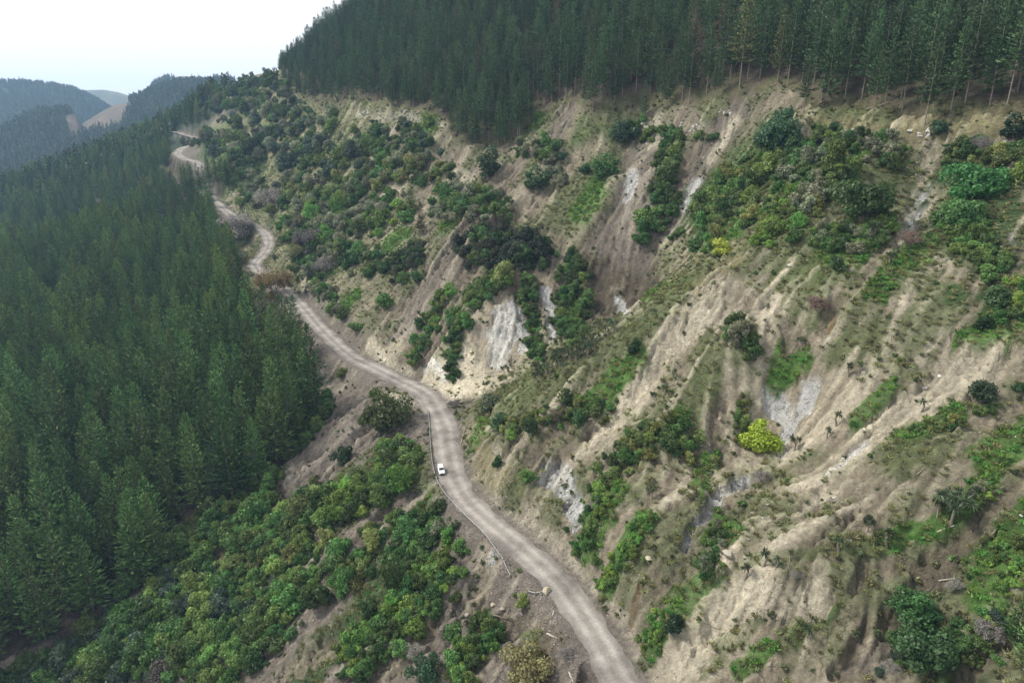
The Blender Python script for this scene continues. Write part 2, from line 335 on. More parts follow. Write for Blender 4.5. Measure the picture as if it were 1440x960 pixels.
TAN, PALE, GREY = (.315, .272, .195), (.500, .448, .340), (.560, .560, .540)
BROWN, MAUVE, WET = (.198, .166, .120), (.205, .178, .148), (.085, .070, .050)
VIVID, DULL, DRY, LITTER, FERN, OCHRE = (.088, .182, .036), (.125, .155, .062), (.270, .245, .130), (.050, .038, .028), (.055, .105, .030), (.27, .20, .105)
COLS = {'T': TAN, 'P': PALE, 'W': GREY, 'B': BROWN, 'M': MAUVE, 'D': WET, 'G': VIVID, 'g': DULL, 'y': DRY, 'f': FERN, 'o': OCHRE}
STROKES = [
    # wall of the hollow behind the first spur
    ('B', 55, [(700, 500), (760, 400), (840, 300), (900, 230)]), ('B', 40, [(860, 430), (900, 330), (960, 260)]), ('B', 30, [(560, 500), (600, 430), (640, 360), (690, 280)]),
    ('g', 34, [(800, 300), (830, 265), (850, 235)]), ('G', 14, [(815, 300), (838, 270)]), ('G', 10, [(812, 200), (850, 190)]), ('g', 22, [(800, 190), (850, 175), (900, 190)]),
    ('B', 11, [(640, 308), (680, 272), (716, 244)]), ('T', 13, [(735, 302), (775, 258), (815, 216), (840, 200)]), ('T', 12, [(812, 146), (800, 168), (786, 190)]), ('M', 10, [(800, 150), (785, 185)]),
    ('M', 26, [(905, 210), (900, 255), (885, 300)]), ('W', 8, [(892, 245), (884, 275)]), ('P', 8, [(925, 172), (915, 200)]), ('M', 17, [(1040, 148), (1000, 215), (960, 290), (942, 320)]),
    ('P', 8, [(1036, 160), (1000, 220)]), ('W', 8, [(982, 250), (962, 290)]), ('D', 28, [(838, 380), (860, 410), (905, 395)], .9), ('M', 24, [(850, 340), (900, 350)]), ('W', 7, [(872, 420), (880, 440)]),
    ('W', 17, [(716, 442), (708, 470), (700, 500)]), ('W', 8, [(733, 455), (738, 492)]), ('W', 8, [(768, 405), (774, 440), (778, 480)]), ('T', 7, [(775, 330), (770, 390)]),
    ('W', 10, [(607, 515), (628, 535)]), ('P', 8, [(575, 520), (540, 505), (520, 480)]), ('T', 14, [(560, 490), (585, 455), (612, 400)]), ('M', 16, [(640, 345), (608, 400), (570, 470)]),
    ('P', 8, [(668, 520), (660, 505)]), ('T', 9, [(660, 470), (672, 440)]), ('T', 10, [(556, 186), (540, 200)]), ('T', 10, [(597, 235), (575, 250)]), ('P', 12, [(655, 250), (640, 262)]), ('P', 9, [(557, 265), (530, 285)]),
    ('T', 9, [(523, 283), (500, 305)]), ('G', 9, [(590, 182), (610, 175)]), ('G', 9, [(735, 187), (757, 167)]), ('G', 9, [(487, 213), (500, 205)]), ('G', 8, [(545, 345), (570, 325)]), ('G', 8, [(640, 300), (625, 320)]),
    ('T', 8, [(353, 186), (352, 200)]), ('T', 8, [(337, 210), (345, 222)]), ('T', 8, [(460, 180), (445, 190)]), ('T', 9, [(333, 283), (345, 270)]), ('y', 5, [(328, 234), (360, 221), (394, 203)]), ('P', 10, [(470, 425), (455, 400)]),
    ('M', 14, [(500, 475), (465, 440), (435, 415)]), ('f', 22, [(320, 250), (350, 240), (330, 215)]), ('f', 16, [(285, 215), (262, 200)]), ('M', 9, [(275, 208), (255, 204)]), ('g', 16, [(345, 300), (380, 310)]), ('P', 7, [(440, 370), (430, 395)]), ('G', 9, [(470, 370), (440, 385)]), ('G', 8, [(500, 415), (480, 435)]),
    # grassy first spur
    ('g', 30, [(690, 590), (755, 535), (830, 490), (880, 470)]), ('G', 16, [(895, 508), (865, 535), (832, 565)]), ('g', 20, [(690, 570), (740, 545)]), ('y', 15, [(648, 625), (668, 606), (690, 590)]), ('G', 7, [(655, 625), (680, 598)]),
    ('G', 9, [(915, 420), (962, 402)]), ('g', 20, [(900, 460), (960, 405), (1040, 345)]), ('y', 14, [(985, 410), (1030, 360), (1060, 325)]), ('T', 12, [(1005, 350), (1060, 320)]),
    ('P', 16, [(1010, 440), (960, 470), (930, 495)]), ('P', 13, [(925, 515), (895, 550), (870, 580)]), ('T', 14, [(870, 590), (830, 625)]), ('B', 8, [(700, 640), (740, 620)]), ('P', 10, [(700, 630), (690, 660)]),
    # near slope
    ('P', 26, [(1400, 500), (1300, 560), (1230, 590)]), ('P', 20, [(1330, 455), (1300, 500)]), ('P', 20, [(1180, 320), (1130, 350)]), ('P', 18, [(1020, 400), (980, 440)]), ('P', 18, [(1110, 410), (1080, 440)]),
    ('P', 26, [(1310, 230), (1290, 290), (1275, 330)]), ('W', 10, [(1300, 265), (1285, 310)]), ('W', 9, [(1412, 315), (1424, 335)]), ('M', 18, [(1410, 295), (1425, 350)]),
    ('g', 60, [(1100, 230), (1180, 210), (1230, 260), (1050, 280)]), ('f', 45, [(1090, 215), (1040, 260), (1000, 300)]), ('g', 40, [(1170, 380), (1100, 330)]), ('f', 50, [(1370, 250), (1400, 310), (1350, 320)]),
    ('y', 26, [(1150, 168), (1220, 170), (1290, 178), (1360, 172), (1440, 168)]), ('g', 12, [(1150, 160), (1250, 162)]),
    ('G', 17, [(1302, 345), (1265, 380), (1232, 412)]), ('G', 26, [(1177, 358), (1200, 345)]), ('g', 36, [(1120, 400), (1150, 420)], .9), ('g', 30, [(1330, 420), (1290, 470)], .9), ('G', 26, [(1438, 440), (1415, 455)]), ('f', 26, [(1405, 410)]),
    ('f', 16, [(1347, 417)]), ('G', 16, [(1105, 500), (1098, 525)]), ('g', 20, [(1050, 470), (1040, 500)]), ('G', 9, [(1250, 547), (1225, 572), (1205, 588)]), ('G', 12, [(1262, 618), (1300, 602), (1345, 580)]), ('G', 22, [(1390, 640), (1440, 615)]),
    ('B', 9, [(1180, 410), (1160, 470)]), ('o', 4, [(1172, 440), (1166, 470)]), ('B', 16, [(1010, 560), (1000, 640), (990, 700)]), ('B', 12, [(1110, 460), (1120, 520)]),
    ('W', 11, [(1140, 545), (1132, 572)]), ('W', 16, [(1082, 560), (1100, 575)]), ('W', 9, [(1112, 590), (1098, 640)]), ('W', 7, [(1215, 622), (1190, 648), (1165, 668)]), ('W', 9, [(1050, 675), (1015, 695), (985, 735)], .9), ('W', 6, [(970, 750), (962, 775)]),
    ('g', 18, [(1000, 530), (960, 600)]), ('g', 22, [(1000, 490), (990, 530)]), ('g', 30, [(900, 620), (930, 600)]), ('G', 12, [(1000, 640), (985, 690)], .9),
    ('G', 17, [(1235, 768), (1330, 738), (1378, 695), (1402, 655)]), ('g', 16, [(1190, 775), (1230, 780)]), ('G', 32, [(1440, 745), (1400, 800), (1390, 835)]), ('G', 18, [(1000, 818), (975, 838), (950, 860)]), ('g', 10, [(1040, 800), (1110, 790), (1150, 780)]),
    ('G', 12, [(1165, 862), (1120, 892)]), ('g', 14, [(1180, 850), (1100, 905)]), ('G', 11, [(1080, 912), (1045, 940)]), ('g', 13, [(1060, 870), (1020, 900), (990, 940)]), ('g', 12, [(1107, 752)]), ('f', 40, [(1300, 900), (1350, 930)]), ('G', 12, [(1010, 742), (1030, 755)]),
    ('P', 24, [(1150, 840), (1060, 840), (1010, 870)]), ('P', 20, [(990, 890), (970, 930)]), ('P', 14, [(1140, 715), (1170, 690)]), ('B', 18, [(1330, 790), (1240, 880), (1180, 940)]), ('B', 12, [(1200, 830), (1215, 800)]), ('B', 16, [(1420, 690), (1350, 760), (1290, 800)]),
    ('M', 12, [(1250, 910), (1200, 930)]), ('B', 14, [(1410, 905), (1360, 950)]),
    ('G', 12, [(1215, 330), (1170, 335)]), ('G', 10, [(1130, 505), (1090, 540)]), ('g', 22, [(1230, 470), (1180, 500)]), ('G', 10, [(1350, 480), (1400, 470)]), ('G', 10, [(960, 580), (935, 615)]), ('G', 9, [(1065, 300), (1000, 345)]), ('g', 20, [(1260, 650), (1330, 625)]), ('G', 9, [(1145, 240), (1110, 275)]), ('G', 8, [(1180, 240), (1215, 225)]),
    # cut bank above the road
    ('P', 18, [(690, 690), (740, 720), (800, 775), (860, 840), (890, 900)]), ('W', 17, [(778, 655), (795, 685), (815, 718)], .5), ('W', 8, [(765, 670), (780, 680)]), ('G', 12, [(905, 735), (880, 780), (850, 815)]), ('G', 13, [(870, 690), (830, 760)], .9),
    ('o', 4, [(900, 820), (888, 860)]), ('G', 12, [(925, 890), (905, 915)]), ('g', 12, [(740, 665), (720, 690)]), ('y', 16, [(680, 640), (700, 660)]),
    # bank below the road
    ('M', 30, [(560, 600), (500, 600), (450, 640), (420, 690)]), ('g', 14, [(600, 640), (590, 670), (610, 700)]), ('T', 14, [(690, 760), (680, 820), (660, 860)]), ('P', 9, [(698, 780), (693, 800)]), ('W', 6, [(697, 775), (694, 797)], .4),
    ('f', 30, [(560, 650), (500, 690), (430, 740), (330, 810), (200, 900), (100, 970)]), ('f', 34, [(300, 850), (200, 930)]), ('f', 26, [(600, 730), (550, 800), (500, 880), (420, 950)]), ('f', 18, [(690, 880), (640, 940)]), ('G', 14, [(510, 790), (480, 812)]),
    ('M', 12, [(440, 745), (450, 790)]), ('T', 12, [(520, 800), (500, 820)]), ('T', 14, [(600, 880), (560, 925), (530, 950)]), ('M', 12, [(235, 800), (222, 850)], .9), ('M', 10, [(400, 830), (380, 850)]), ('T', 14, [(470, 905), (400, 950)]), ('T', 9, [(110, 945), (70, 960)]), ('M', 12, [(650, 860), (610, 910)]),
    ('f', 22, [(380, 660), (330, 720)]), ('f', 24, [(280, 740), (250, 790)]), ('M', 10, [(345, 715), (350, 690)]), ('T', 8, [(530, 740), (545, 720)]), ('B', 20, [(720, 880), (800, 920)]), ('g', 16, [(745, 900)]),
]
ALB = np.empty(GX.shape + (3,))
def mix(col, m_):
    ALB[:] = ALB * (1 - m_[..., None]) + np.array(col) * m_[..., None]
# side of the road: downhill (left) or uphill, from the plane height
below = smooth(1, -1, (GZ - zroad) - 0.0 + 0.5 * N1) * (RR < 420)
ALB[:] = np.array(TAN)
full = np.ones(GX.shape)
mix(BROWN, full * np.clip(0.30 + 0.5 * N3 + 0.35 * N1, 0, 0.8))
cen = smooth(980, 900, GU + .9 * (GV - 330)) * smooth(560, 470, GV) * (1 - below) * near      # grey brown clay of the back wall, its shade painted in too
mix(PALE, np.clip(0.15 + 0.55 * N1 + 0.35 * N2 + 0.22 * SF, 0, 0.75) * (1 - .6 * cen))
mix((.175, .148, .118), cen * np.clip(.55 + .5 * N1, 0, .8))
mix(MAUVE, np.clip(below, 0, 1) * 0.9)
mix(PALE, below * np.clip(0.3 * SF + 0.5 * N1 - 0.2, 0, .4))
upl = smooth(640, 460, GU + 60 * N1 + 0.35 * (GV - 300)) * (1 - below) * near           # scrubby far half of the slope
mix((.165, .195, .075), upl * np.clip(0.62 + 0.8 * N1 + 0.5 * N2, 0, .9))
gen = (1 - below) * near * smooth(-0.20, 0.35, N1 + 0.45 * N3 + 0.45 * N2)                 # thin grass here and there
mix(DULL, gen * 0.75)
green = np.zeros(GX.shape); bare = np.zeros(GX.shape); grey_face = np.zeros(GX.shape)
for st in STROKES:
    k, wd, pl = st[0], st[1], st[2]
    if k == 'G': wd = wd * 1.18
    m_ = mask(pl, wd, st[3] if len(st) > 3 else .75, .14 if k in 'WPGo' else .3)
    mix(COLS[k], m_ * (0.9 if k in 'GfW' else 0.8))
    grey_face = np.maximum(grey_face * (1 - m_), m_ if k == 'W' else 0)
    if k in 'Ggf':
        green = np.maximum(green * 1, m_ * (1.0 if k in 'Gf' else .55)); bare = bare * (1 - m_)
    else:
        bare = np.maximum(bare, m_); green = green * (1 - m_)
green = np.maximum(green, np.clip(upl * (0.5 + N1), 0, .6) * (1 - bare)); green = np.maximum(green, gen * .6 * (1 - bare))
fl = inpoly(GU, GV, FOREST_LEFT) & (RR < 1100)
ft = inpoly(GU, GV, FOREST_TOP) & (RR < 1100)
forest = (fl | ft).astype(float)
mix(LITTER, forest * np.clip(.75 + .5 * N2, .3, 1))
TE = np.interp(GU, [p[0] for p in FOREST_TOP[:22]], [p[1] for p in FOREST_TOP[:22]])
topedge = ft * smooth(45, 5, TE - GV) * np.clip(.55 + .9 * N1 + .5 * N2, 0, 1)          # dry grass and brush under the first rows
mix(DRY, topedge * .55)
mix(FERN, topedge * np.clip(.2 + .9 * N2, 0, .8))
green *= 1 - forest
# far country
far = smooth(860, 1000, RR)
mix((.035, .062, .034), far)
cut = inpoly(GU, GV, [(92, 165), (150, 136), (185, 136), (180, 155), (172, 176), (100, 192)]) & (RR > 1700) & (RR < 2900)
pal = inpoly(GU, GV, [(225, 100), (300, 100), (300, 128), (250, 116)]) & (RR > 2900)
pal2 = (GU > 112) & (RR > 4700)
mix((.19, .15, .115), cut * np.clip(.72 + .9 * fbm(GX, GY, 120, 5, 70, .7), 0.1, 1))
mix((.19, .195, .125), (pal | pal2) * np.clip(.75 + 1.1 * fbm(GX, GY, 260, 5, 71, .65), .1, 1))
far_forest = far * (1 - cut) * (1 - pal) * (1 - pal2)
# darker brown soil in the gully beds, pale crests between them
chan0 = np.exp(-(SC / .26) ** 2) * (.5 + .5 * smooth(-.2, .3, N2)); chan1 = np.exp(-(SF / .22) ** 2)
sel = (1 - forest) * (1 - far) * inl * (1 - .8 * green) * (RR < 650)
mix((.165, .138, .100), sel * np.clip(.38 * chan0 + .34 * chan1, 0, .7) * (.45 + .75 * smooth(-.2, .4, N3 + .4 * N1)))
mix(PALE, sel * (1 - below) * (1 - .55 * cen) * .55 * smooth(.55, 1.5, SC + .4 * SF + .5 * N2))
# fine mottling of the bare ground
strk = 1 + (0.13 * SF + 0.11 * SC + 0.24 * N4 + 0.14 * N2) * (1 - forest) * (RR < 800)
ALB *= np.clip(strk, .5, 1.55)[..., None] * .80

# ------------------------------------------------------------------ relief
off = smooth(5.5, 16, droad)                                # keep the road bench free
rough = off * (1 - far)
GZ += rough * (2.2 * fbm(GX, GY, 38, 3, 51) + 0.9 * N1 + 0.6 * N2 + 0.45 * N4) * np.where(forest > .5, .8, 1.0)
FLUTE = .30 + .9 * smooth(-.15, .35, fbm(GX, GY, 55, 2, 58) + .25 * (GU < 960) - .1)
chan = np.exp(-(SC / .30) ** 2); chanf = np.exp(-(SF / .28) ** 2)      # gullies and rills along the flow lines
GZ += rough * (1 - forest) * ((0.8 * SC - 1.5 * chan) * FLUTE - .75 * chanf + .3 * SF + 1.0 * (.5 - np.abs(fbm(GX, GY, 5.5, 3, 57)) * 2.2)) * np.clip(0.6 + 0.6 * bare - .35 * green, 0, 1.1)
GZ -= rough * bare * 1.3
GZ += rough * green * (0.5 + .35 * N4)
# stepped slump scarps across the near slope
ph = (GZ + 5 * fbm(GX, GY, 30, 3, 88)) / 9.0
stp = (ph - np.floor(ph))
GZ += rough * (1 - forest) * (1 - below) * 1.1 * (smooth(0.0, .16, stp) - stp) * smooth(.0, .35, fbm(GX, GY, 40, 2, 90) + .12)
# rock band under the upper forest: a real step in the ground
def band(pl, wpx, h):
    global GZ
    s = (RR < 700) & (GU > pl[0][0] - 30) & (GU < pl[-1][0] + 30)
    vv = np.interp(GU, [p[0] for p in pl], [p[1] for p in pl]) + 7 * N1 + 4 * N2
    d = (vv - GV)
    edge = np.clip((GU - pl[0][0]) / 25, 0, 1) * np.clip((pl[-1][0] - GU) / 25, 0, 1)
    st_ = smooth(-1, 2.5, d) * smooth(38, 10, d) * s * edge
    GZ += h * st_ * (.75 + .5 * N1)
    wk = smooth(-6, -3, d) * smooth(3, 0, d) * s * edge * np.clip(.5 + 1.6 * N1 + .6 * N2, 0, 1)
    mix((.40, .37, .31), wk * .9)
band([(480, 158), (600, 168), (640, 180)], 1, 3.0)
band([(870, 180), (960, 178), (1010, 176)], 1, 3.0)
band([(1080, 180), (1200, 188), (1300, 196), (1440, 206)], 1, 2.5)
# road bench
benchw = smooth(11.5, 5.2, droad)
GZ = GZ * (1 - benchw) + (zroad - 0.12) * benchw
# drop-out at the road edge near the bottom of the picture
hx, hy, hz = zpt(826, 948, -110)
hd = np.hypot((GX - hx) / 2.3, (GY - hy) / 3.4)
GZ -= 3.2 * smooth(1.15, .55, hd + .2 * N4)
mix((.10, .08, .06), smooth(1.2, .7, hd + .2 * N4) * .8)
shoulder = smooth(8.5, 4.4, droad + 1.6 * N4 + 1.2 * N2)
mix((.165, .143, .122), shoulder * .85)

# ------------------------------------------------------------------ look-ups on the finished ground
def rowcol(x, y):
    r = np.hypot(x, y)
    return np.interp(np.log(r), lrs, np.arange(NR)), (np.arctan2(x, y) - AZ0) / (AZ1 - AZ0) * (NA - 1)
def ground(x, y):
    fi, fj = rowcol(np.asarray(x, float), np.asarray(y, float))
    return bil(GZ, fi, fj)
GE = GZ / RR
def hit(u, v):
    """first point of the ground on the line of sight to a photograph position"""
    x, y, z = ray(u, v)
    fj = (math.atan2(x, y) - AZ0) / (AZ1 - AZ0) * (NA - 1)
    j = int(np.clip(math.floor(fj), 0, NA - 2)); b = min(max(fj - j, 0), 1)
    e = GE[:, j] * (1 - b) + GE[:, j + 1] * b
    t = z / math.hypot(x, y)
    k = int(np.argmax(e >= t))
    if e[k] < t: return None
    if k == 0: k = 1
    a = (t - e[k - 1]) / (e[k] - e[k - 1] + 1e-12)
    r = math.exp(lrs[k - 1] + a * (lrs[k] - lrs[k - 1]))
    s = r / math.hypot(x, y)
    return Vector((x * s, y * s, z * s))

# ------------------------------------------------------------------ materials
def new_mat(name):
    m = bpy.data.materials.new(name); m.use_nodes = True
    m.node_tree.nodes.clear()
    out = m.node_tree.nodes.new('ShaderNodeOutputMaterial')
    return m, m.node_tree, out
def N(nt, kind, **kw):
    nd = nt.nodes.new('ShaderNode' + kind)
    for k, v in kw.items():
        if k.startswith('i'):
            nd.inputs[int(k[1:])].default_value = v
        else:
            setattr(nd, k, v)
    return nd
def noise_node(nt, co, scale, detail=4, rough_=.6):
    t = N(nt, 'TexNoise'); t.inputs['Scale'].default_value = scale; t.inputs['Detail'].default_value = detail; t.inputs['Roughness'].default_value = rough_
    nt.links.new(co, t.inputs['Vector']); return t.outputs['Fac']
def mrange(nt, x, a, b, c, d):
    t = N(nt, 'MapRange'); nt.links.new(x, t.inputs[0])
    for k, v in zip((1, 2, 3, 4), (a, b, c, d)): t.inputs[k].default_value = v
    return t.outputs[0]
def vscale(nt, col, fac):
    t = N(nt, 'VectorMath', operation='SCALE'); nt.links.new(col, t.inputs[0]); nt.links.new(fac, t.inputs['Scale']); return t.outputs[0]

def ground_mat():
    m, nt, out = new_mat('hillside_soil')
    at = N(nt, 'Attribute', attribute_name='albedo')
    g = N(nt, 'NewGeometry')
    a = noise_node(nt, g.outputs[0], .9, 7, .78)
    b = noise_node(nt, g.outputs[0], .22, 5, .6)
    v = mrange(nt, a, .25, .75, .45, 1.55); v2 = mrange(nt, b, .3, .7, .80, 1.18)
    mm = N(nt, 'Math', operation='MULTIPLY'); nt.links.new(v, mm.inputs[0]); nt.links.new(v2, mm.inputs[1])
    wv = N(nt, 'VectorMath', operation='MULTIPLY_ADD'); nz = N(nt, 'TexNoise'); nz.inputs['Scale'].default_value = .35; nz.inputs['Detail'].default_value = 4; nt.links.new(g.outputs[0], nz.inputs['Vector'])
    nt.links.new(nz.outputs['Color'], wv.inputs[0]); wv.inputs[1].default_value = (3.5, 3.5, 3.5); nt.links.new(g.outputs[0], wv.inputs[2])
    vo = N(nt, 'TexVoronoi'); vo.feature = 'DISTANCE_TO_EDGE'; vo.inputs['Scale'].default_value = .33; nt.links.new(wv.outputs[0], vo.inputs['Vector'])
    ck = mrange(nt, vo.outputs['Distance'], .0, .055, .0, 1.0)
    cm = N(nt, 'Math', operation='MAXIMUM'); nt.links.new(ck, cm.inputs[0]); nt.links.new(mrange(nt, b, .45, .6, 1.0, .45), cm.inputs[1])
    m3 = N(nt, 'Math', operation='MULTIPLY'); nt.links.new(mm.outputs[0], m3.inputs[0]); nt.links.new(mrange(nt, cm.outputs[0], 0, 1, .55, 1.0), m3.inputs[1])
    hsum = N(nt, 'Math', operation='MULTIPLY_ADD'); nt.links.new(cm.outputs[0], hsum.inputs[0]); hsum.inputs[1].default_value = .35; nt.links.new(a, hsum.inputs[2])
    c = vscale(nt, at.outputs['Color'], m3.outputs[0])
    p = N(nt, 'BsdfPrincipled'); p.inputs['Roughness'].default_value = .95; p.inputs['Specular IOR Level'].default_value = .15
    nt.links.new(c, p.inputs['Base Color'])
    bp = N(nt, 'Bump'); bp.inputs['Strength'].default_value = 1.0; bp.inputs['Distance'].default_value = 1.3
    nt.links.new(hsum.outputs[0], bp.inputs['Height']); nt.links.new(bp.outputs[0], p.inputs['Normal'])
    nt.links.new(p.outputs[0], out.inputs[0]); return m

def simple_mat(name, col, rough_=.8, var=.25, scale=3.0, bump=0.0, metallic=0.0, spec=.3, objcol=False):
    m, nt, out = new_mat(name)
    p = N(nt, 'BsdfPrincipled'); p.inputs['Roughness'].default_value = rough_; p.inputs['Metallic'].default_value = metallic; p.inputs['Specular IOR Level'].default_value = spec
    tc = N(nt, 'TexCoord'); a = noise_node(nt, tc.outputs['Object'], scale, 5, .65)
    if objcol:
        oi = N(nt, 'ObjectInfo'); src = oi.outputs['Color']
    else:
        rgb = N(nt, 'RGB'); rgb.outputs[0].default_value = (*col, 1); src = rgb.outputs[0]
    nt.links.new(vscale(nt, src, mrange(nt, a, .25, .75, 1 - var, 1 + var)), p.inputs['Base Color'])
    if bump:
        bp = N(nt, 'Bump'); bp.inputs['Strength'].default_value = .8; bp.inputs['Distance'].default_value = bump
        nt.links.new(a, bp.inputs['Height']); nt.links.new(bp.outputs[0], p.inputs['Normal'])
    nt.links.new(p.outputs[0], out.inputs[0]); return m

def leaf_mat(name, hue=.12, lo=.6, hi=1.45, transl=.35, fixed=None):
    """foliage: plant colour, varied from leaf clump to leaf clump and from plant to plant"""
    m, nt, out = new_mat(name)
    oi = N(nt, 'ObjectInfo'); at = N(nt, 'Attribute', attribute_name='tone')
    if fixed is None: src = oi.outputs['Color']
    else:
        rgb = N(nt, 'RGB'); rgb.outputs[0].default_value = (*fixed, 1); src = rgb.outputs[0]
    hs = N(nt, 'HueSaturation'); nt.links.new(src, hs.inputs['Color'])
    nt.links.new(mrange(nt, oi.outputs['Random'], 0, 1, .5 - hue * .35, .5 + hue * .25), hs.inputs['Hue'])
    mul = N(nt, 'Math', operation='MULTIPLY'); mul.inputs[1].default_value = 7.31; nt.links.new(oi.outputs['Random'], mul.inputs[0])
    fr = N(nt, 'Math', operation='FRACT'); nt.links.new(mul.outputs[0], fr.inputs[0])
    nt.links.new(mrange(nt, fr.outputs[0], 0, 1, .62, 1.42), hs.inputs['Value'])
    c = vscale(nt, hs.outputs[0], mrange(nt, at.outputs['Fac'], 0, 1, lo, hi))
    d = N(nt, 'BsdfDiffuse'); t = N(nt, 'BsdfTranslucent'); nt.links.new(c, d.inputs[0]); nt.links.new(c, t.inputs[0])
    gl_ = N(nt, 'BsdfGlossy'); gl_.inputs['Roughness'].default_value = .5; gl_.inputs[0].default_value = (.6, .62, .6, 1)
    s = N(nt, 'MixShader'); s.inputs[0].default_value = transl; nt.links.new(d.outputs[0], s.inputs[1]); nt.links.new(t.outputs[0], s.inputs[2])
    s2 = N(nt, 'MixShader'); s2.inputs[0].default_value = .025; nt.links.new(s.outputs[0], s2.inputs[1]); nt.links.new(gl_.outputs[0], s2.inputs[2])
    nt.links.new(s2.outputs[0], out.inputs[0]); return m

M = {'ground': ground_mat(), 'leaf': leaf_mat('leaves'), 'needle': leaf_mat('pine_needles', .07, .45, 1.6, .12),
     'bark': simple_mat('bark', (.13, .105, .085), .9, .35, 2.0), 'pale_bark': simple_mat('pale_bark', (.19, .16, .13), .9, .3, 2.0),
     'twig': simple_mat('bare_twigs', (.25, .22, .20), .9, .2, 1.0, objcol=True), 'rock': simple_mat('rock', (.4, .37, .31), .9, .35, 1.1, .15, objcol=True)}

# ------------------------------------------------------------------ mesh helpers
def np_mesh(name, V, Fq, mats, tone=None, mat_idx=None, smooth_=False):
    V = np.asarray(V, np.float32).reshape(-1, 3); Fq = np.asarray(Fq, np.int32); k = Fq.shape[1]
    me = bpy.data.meshes.new(name)
    me.vertices.add(len(V)); me.vertices.foreach_set('co', V.ravel())
    me.loops.add(Fq.size); me.loops.foreach_set('vertex_index', Fq.ravel())
    me.polygons.add(len(Fq)); me.polygons.foreach_set('loop_start', np.arange(0, Fq.size, k, dtype=np.int32))
    me.polygons.foreach_set('loop_total', np.full(len(Fq), k, np.int32))
    if smooth_: me.polygons.foreach_set('use_smooth', np.ones(len(Fq), bool))
    for m in (mats if isinstance(mats, (list, tuple)) else [mats]): me.materials.append(m)
    if mat_idx is not None: me.polygons.foreach_set('material_index', np.asarray(mat_idx, np.int32))
    me.update(calc_edges=True)
    if tone is not None:
        a = me.attributes.new('tone', 'FLOAT', 'FACE'); a.data.foreach_set('value', np.asarray(tone, np.float32))
    return me
def link(name, data, parent=None, loc=None, rz=None, scale=None, color=None):
    o = bpy.data.objects.new(name, data); COL.objects.link(o)
    if parent is not None: o.parent = parent
    if loc is not None: o.location = loc
    if rz is not None: o.rotation_euler = (0, 0, rz)
    if scale is not None: o.scale = (scale,) * 3 if np.isscalar(scale) else scale
    if color is not None: o.color = (*color, 1)
    return o
def tag(o, label=None, cat=None, group=None, kind=None):
    for k, v in (('label', label), ('category', cat), ('group', group), ('kind', kind)):
        if v: o[k] = v
    return o

# the ground sheet
gi, gj = np.meshgrid(np.arange(NR - 1), np.arange(NA - 1), indexing='ij')
ga = (gi * NA + gj).ravel()
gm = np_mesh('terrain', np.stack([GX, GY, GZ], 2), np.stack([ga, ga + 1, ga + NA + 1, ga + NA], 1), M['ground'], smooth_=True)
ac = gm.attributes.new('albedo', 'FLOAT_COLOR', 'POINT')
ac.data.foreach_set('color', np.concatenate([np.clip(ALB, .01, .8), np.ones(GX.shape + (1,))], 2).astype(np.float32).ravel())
tag(link('terrain', gm), 'steep eroded clay hillside and valley floor', 'terrain', kind='structure')

# the road: a gravel strip laid on the bench
def road_mat():
    m, nt, out = new_mat('gravel_road')
    uv = N(nt, 'Attribute', attribute_name='across'); g = N(nt, 'NewGeometry')
    a = noise_node(nt, g.outputs[0], 1.6, 6, .7); b = noise_node(nt, g.outputs[0], .16, 4, .6)
    # wheel paths packed paler at +-0.45 of the half width
    ab = N(nt, 'Math', operation='ABSOLUTE'); nt.links.new(uv.outputs['Fac'], ab.inputs[0])
    sb = N(nt, 'Math', operation='SUBTRACT'); sb.inputs[1].default_value = .40; nt.links.new(ab.outputs[0], sb.inputs[0])
    a2 = N(nt, 'Math', operation='ABSOLUTE'); nt.links.new(sb.outputs[0], a2.inputs[0])
    tr = mrange(nt, a2.outputs[0], .05, .30, 1.17, .84)
    e = mrange(nt, ab.outputs[0], .78, 1.0, 1.0, .86)
    k = N(nt, 'Math', operation='MULTIPLY'); nt.links.new(tr, k.inputs[0]); nt.links.new(e, k.inputs[1])
    k2 = N(nt, 'Math', operation='MULTIPLY'); nt.links.new(k.outputs[0], k2.inputs[0]); nt.links.new(mrange(nt, a, .25, .75, .72, 1.26), k2.inputs[1])
    k3 = N(nt, 'Math', operation='MULTIPLY'); nt.links.new(k2.outputs[0], k3.inputs[0]); nt.links.new(mrange(nt, b, .32, .62, .62, 1.2), k3.inputs[1])
    rgb = N(nt, 'RGB'); rgb.outputs[0].default_value = (.222, .203, .180, 1)
    p = N(nt, 'BsdfPrincipled'); p.inputs['Roughness'].default_value = .9; p.inputs['Specular IOR Level'].default_value = .2
    nt.links.new(vscale(nt, rgb.outputs[0], k3.outputs[0]), p.inputs['Base Color'])
    bp = N(nt, 'Bump'); bp.inputs['Strength'].default_value = .5; bp.inputs['Distance'].default_value = .06
    nt.links.new(a, bp.inputs['Height']); nt.links.new(bp.outputs[0], p.inputs['Normal']); nt.links.new(p.outputs[0], out.inputs[0]); return m
TT = np.gradient(road[:, :2], axis=0); TT /= np.linalg.norm(TT, axis=1)[:, None]
NX = 9
cs = np.linspace(-1, 1, NX)
HW = 4.1 + 0.35 * gnoise(road_s / 9, road_s * 0 + 3.3, 5) + smooth(430, 650, road_s) * .6 + smooth(800, 900, road_s) * 1.4 + .9 * np.exp(-((road_s - 150) / 60) ** 2)
edge = np.stack([0.9 * gnoise(road_s / 4.1, road_s * 0 + .5, 8), 0.9 * gnoise(road_s / 3.3, road_s * 0 + 9.5, 9)], 1)
rv, ra = [], []
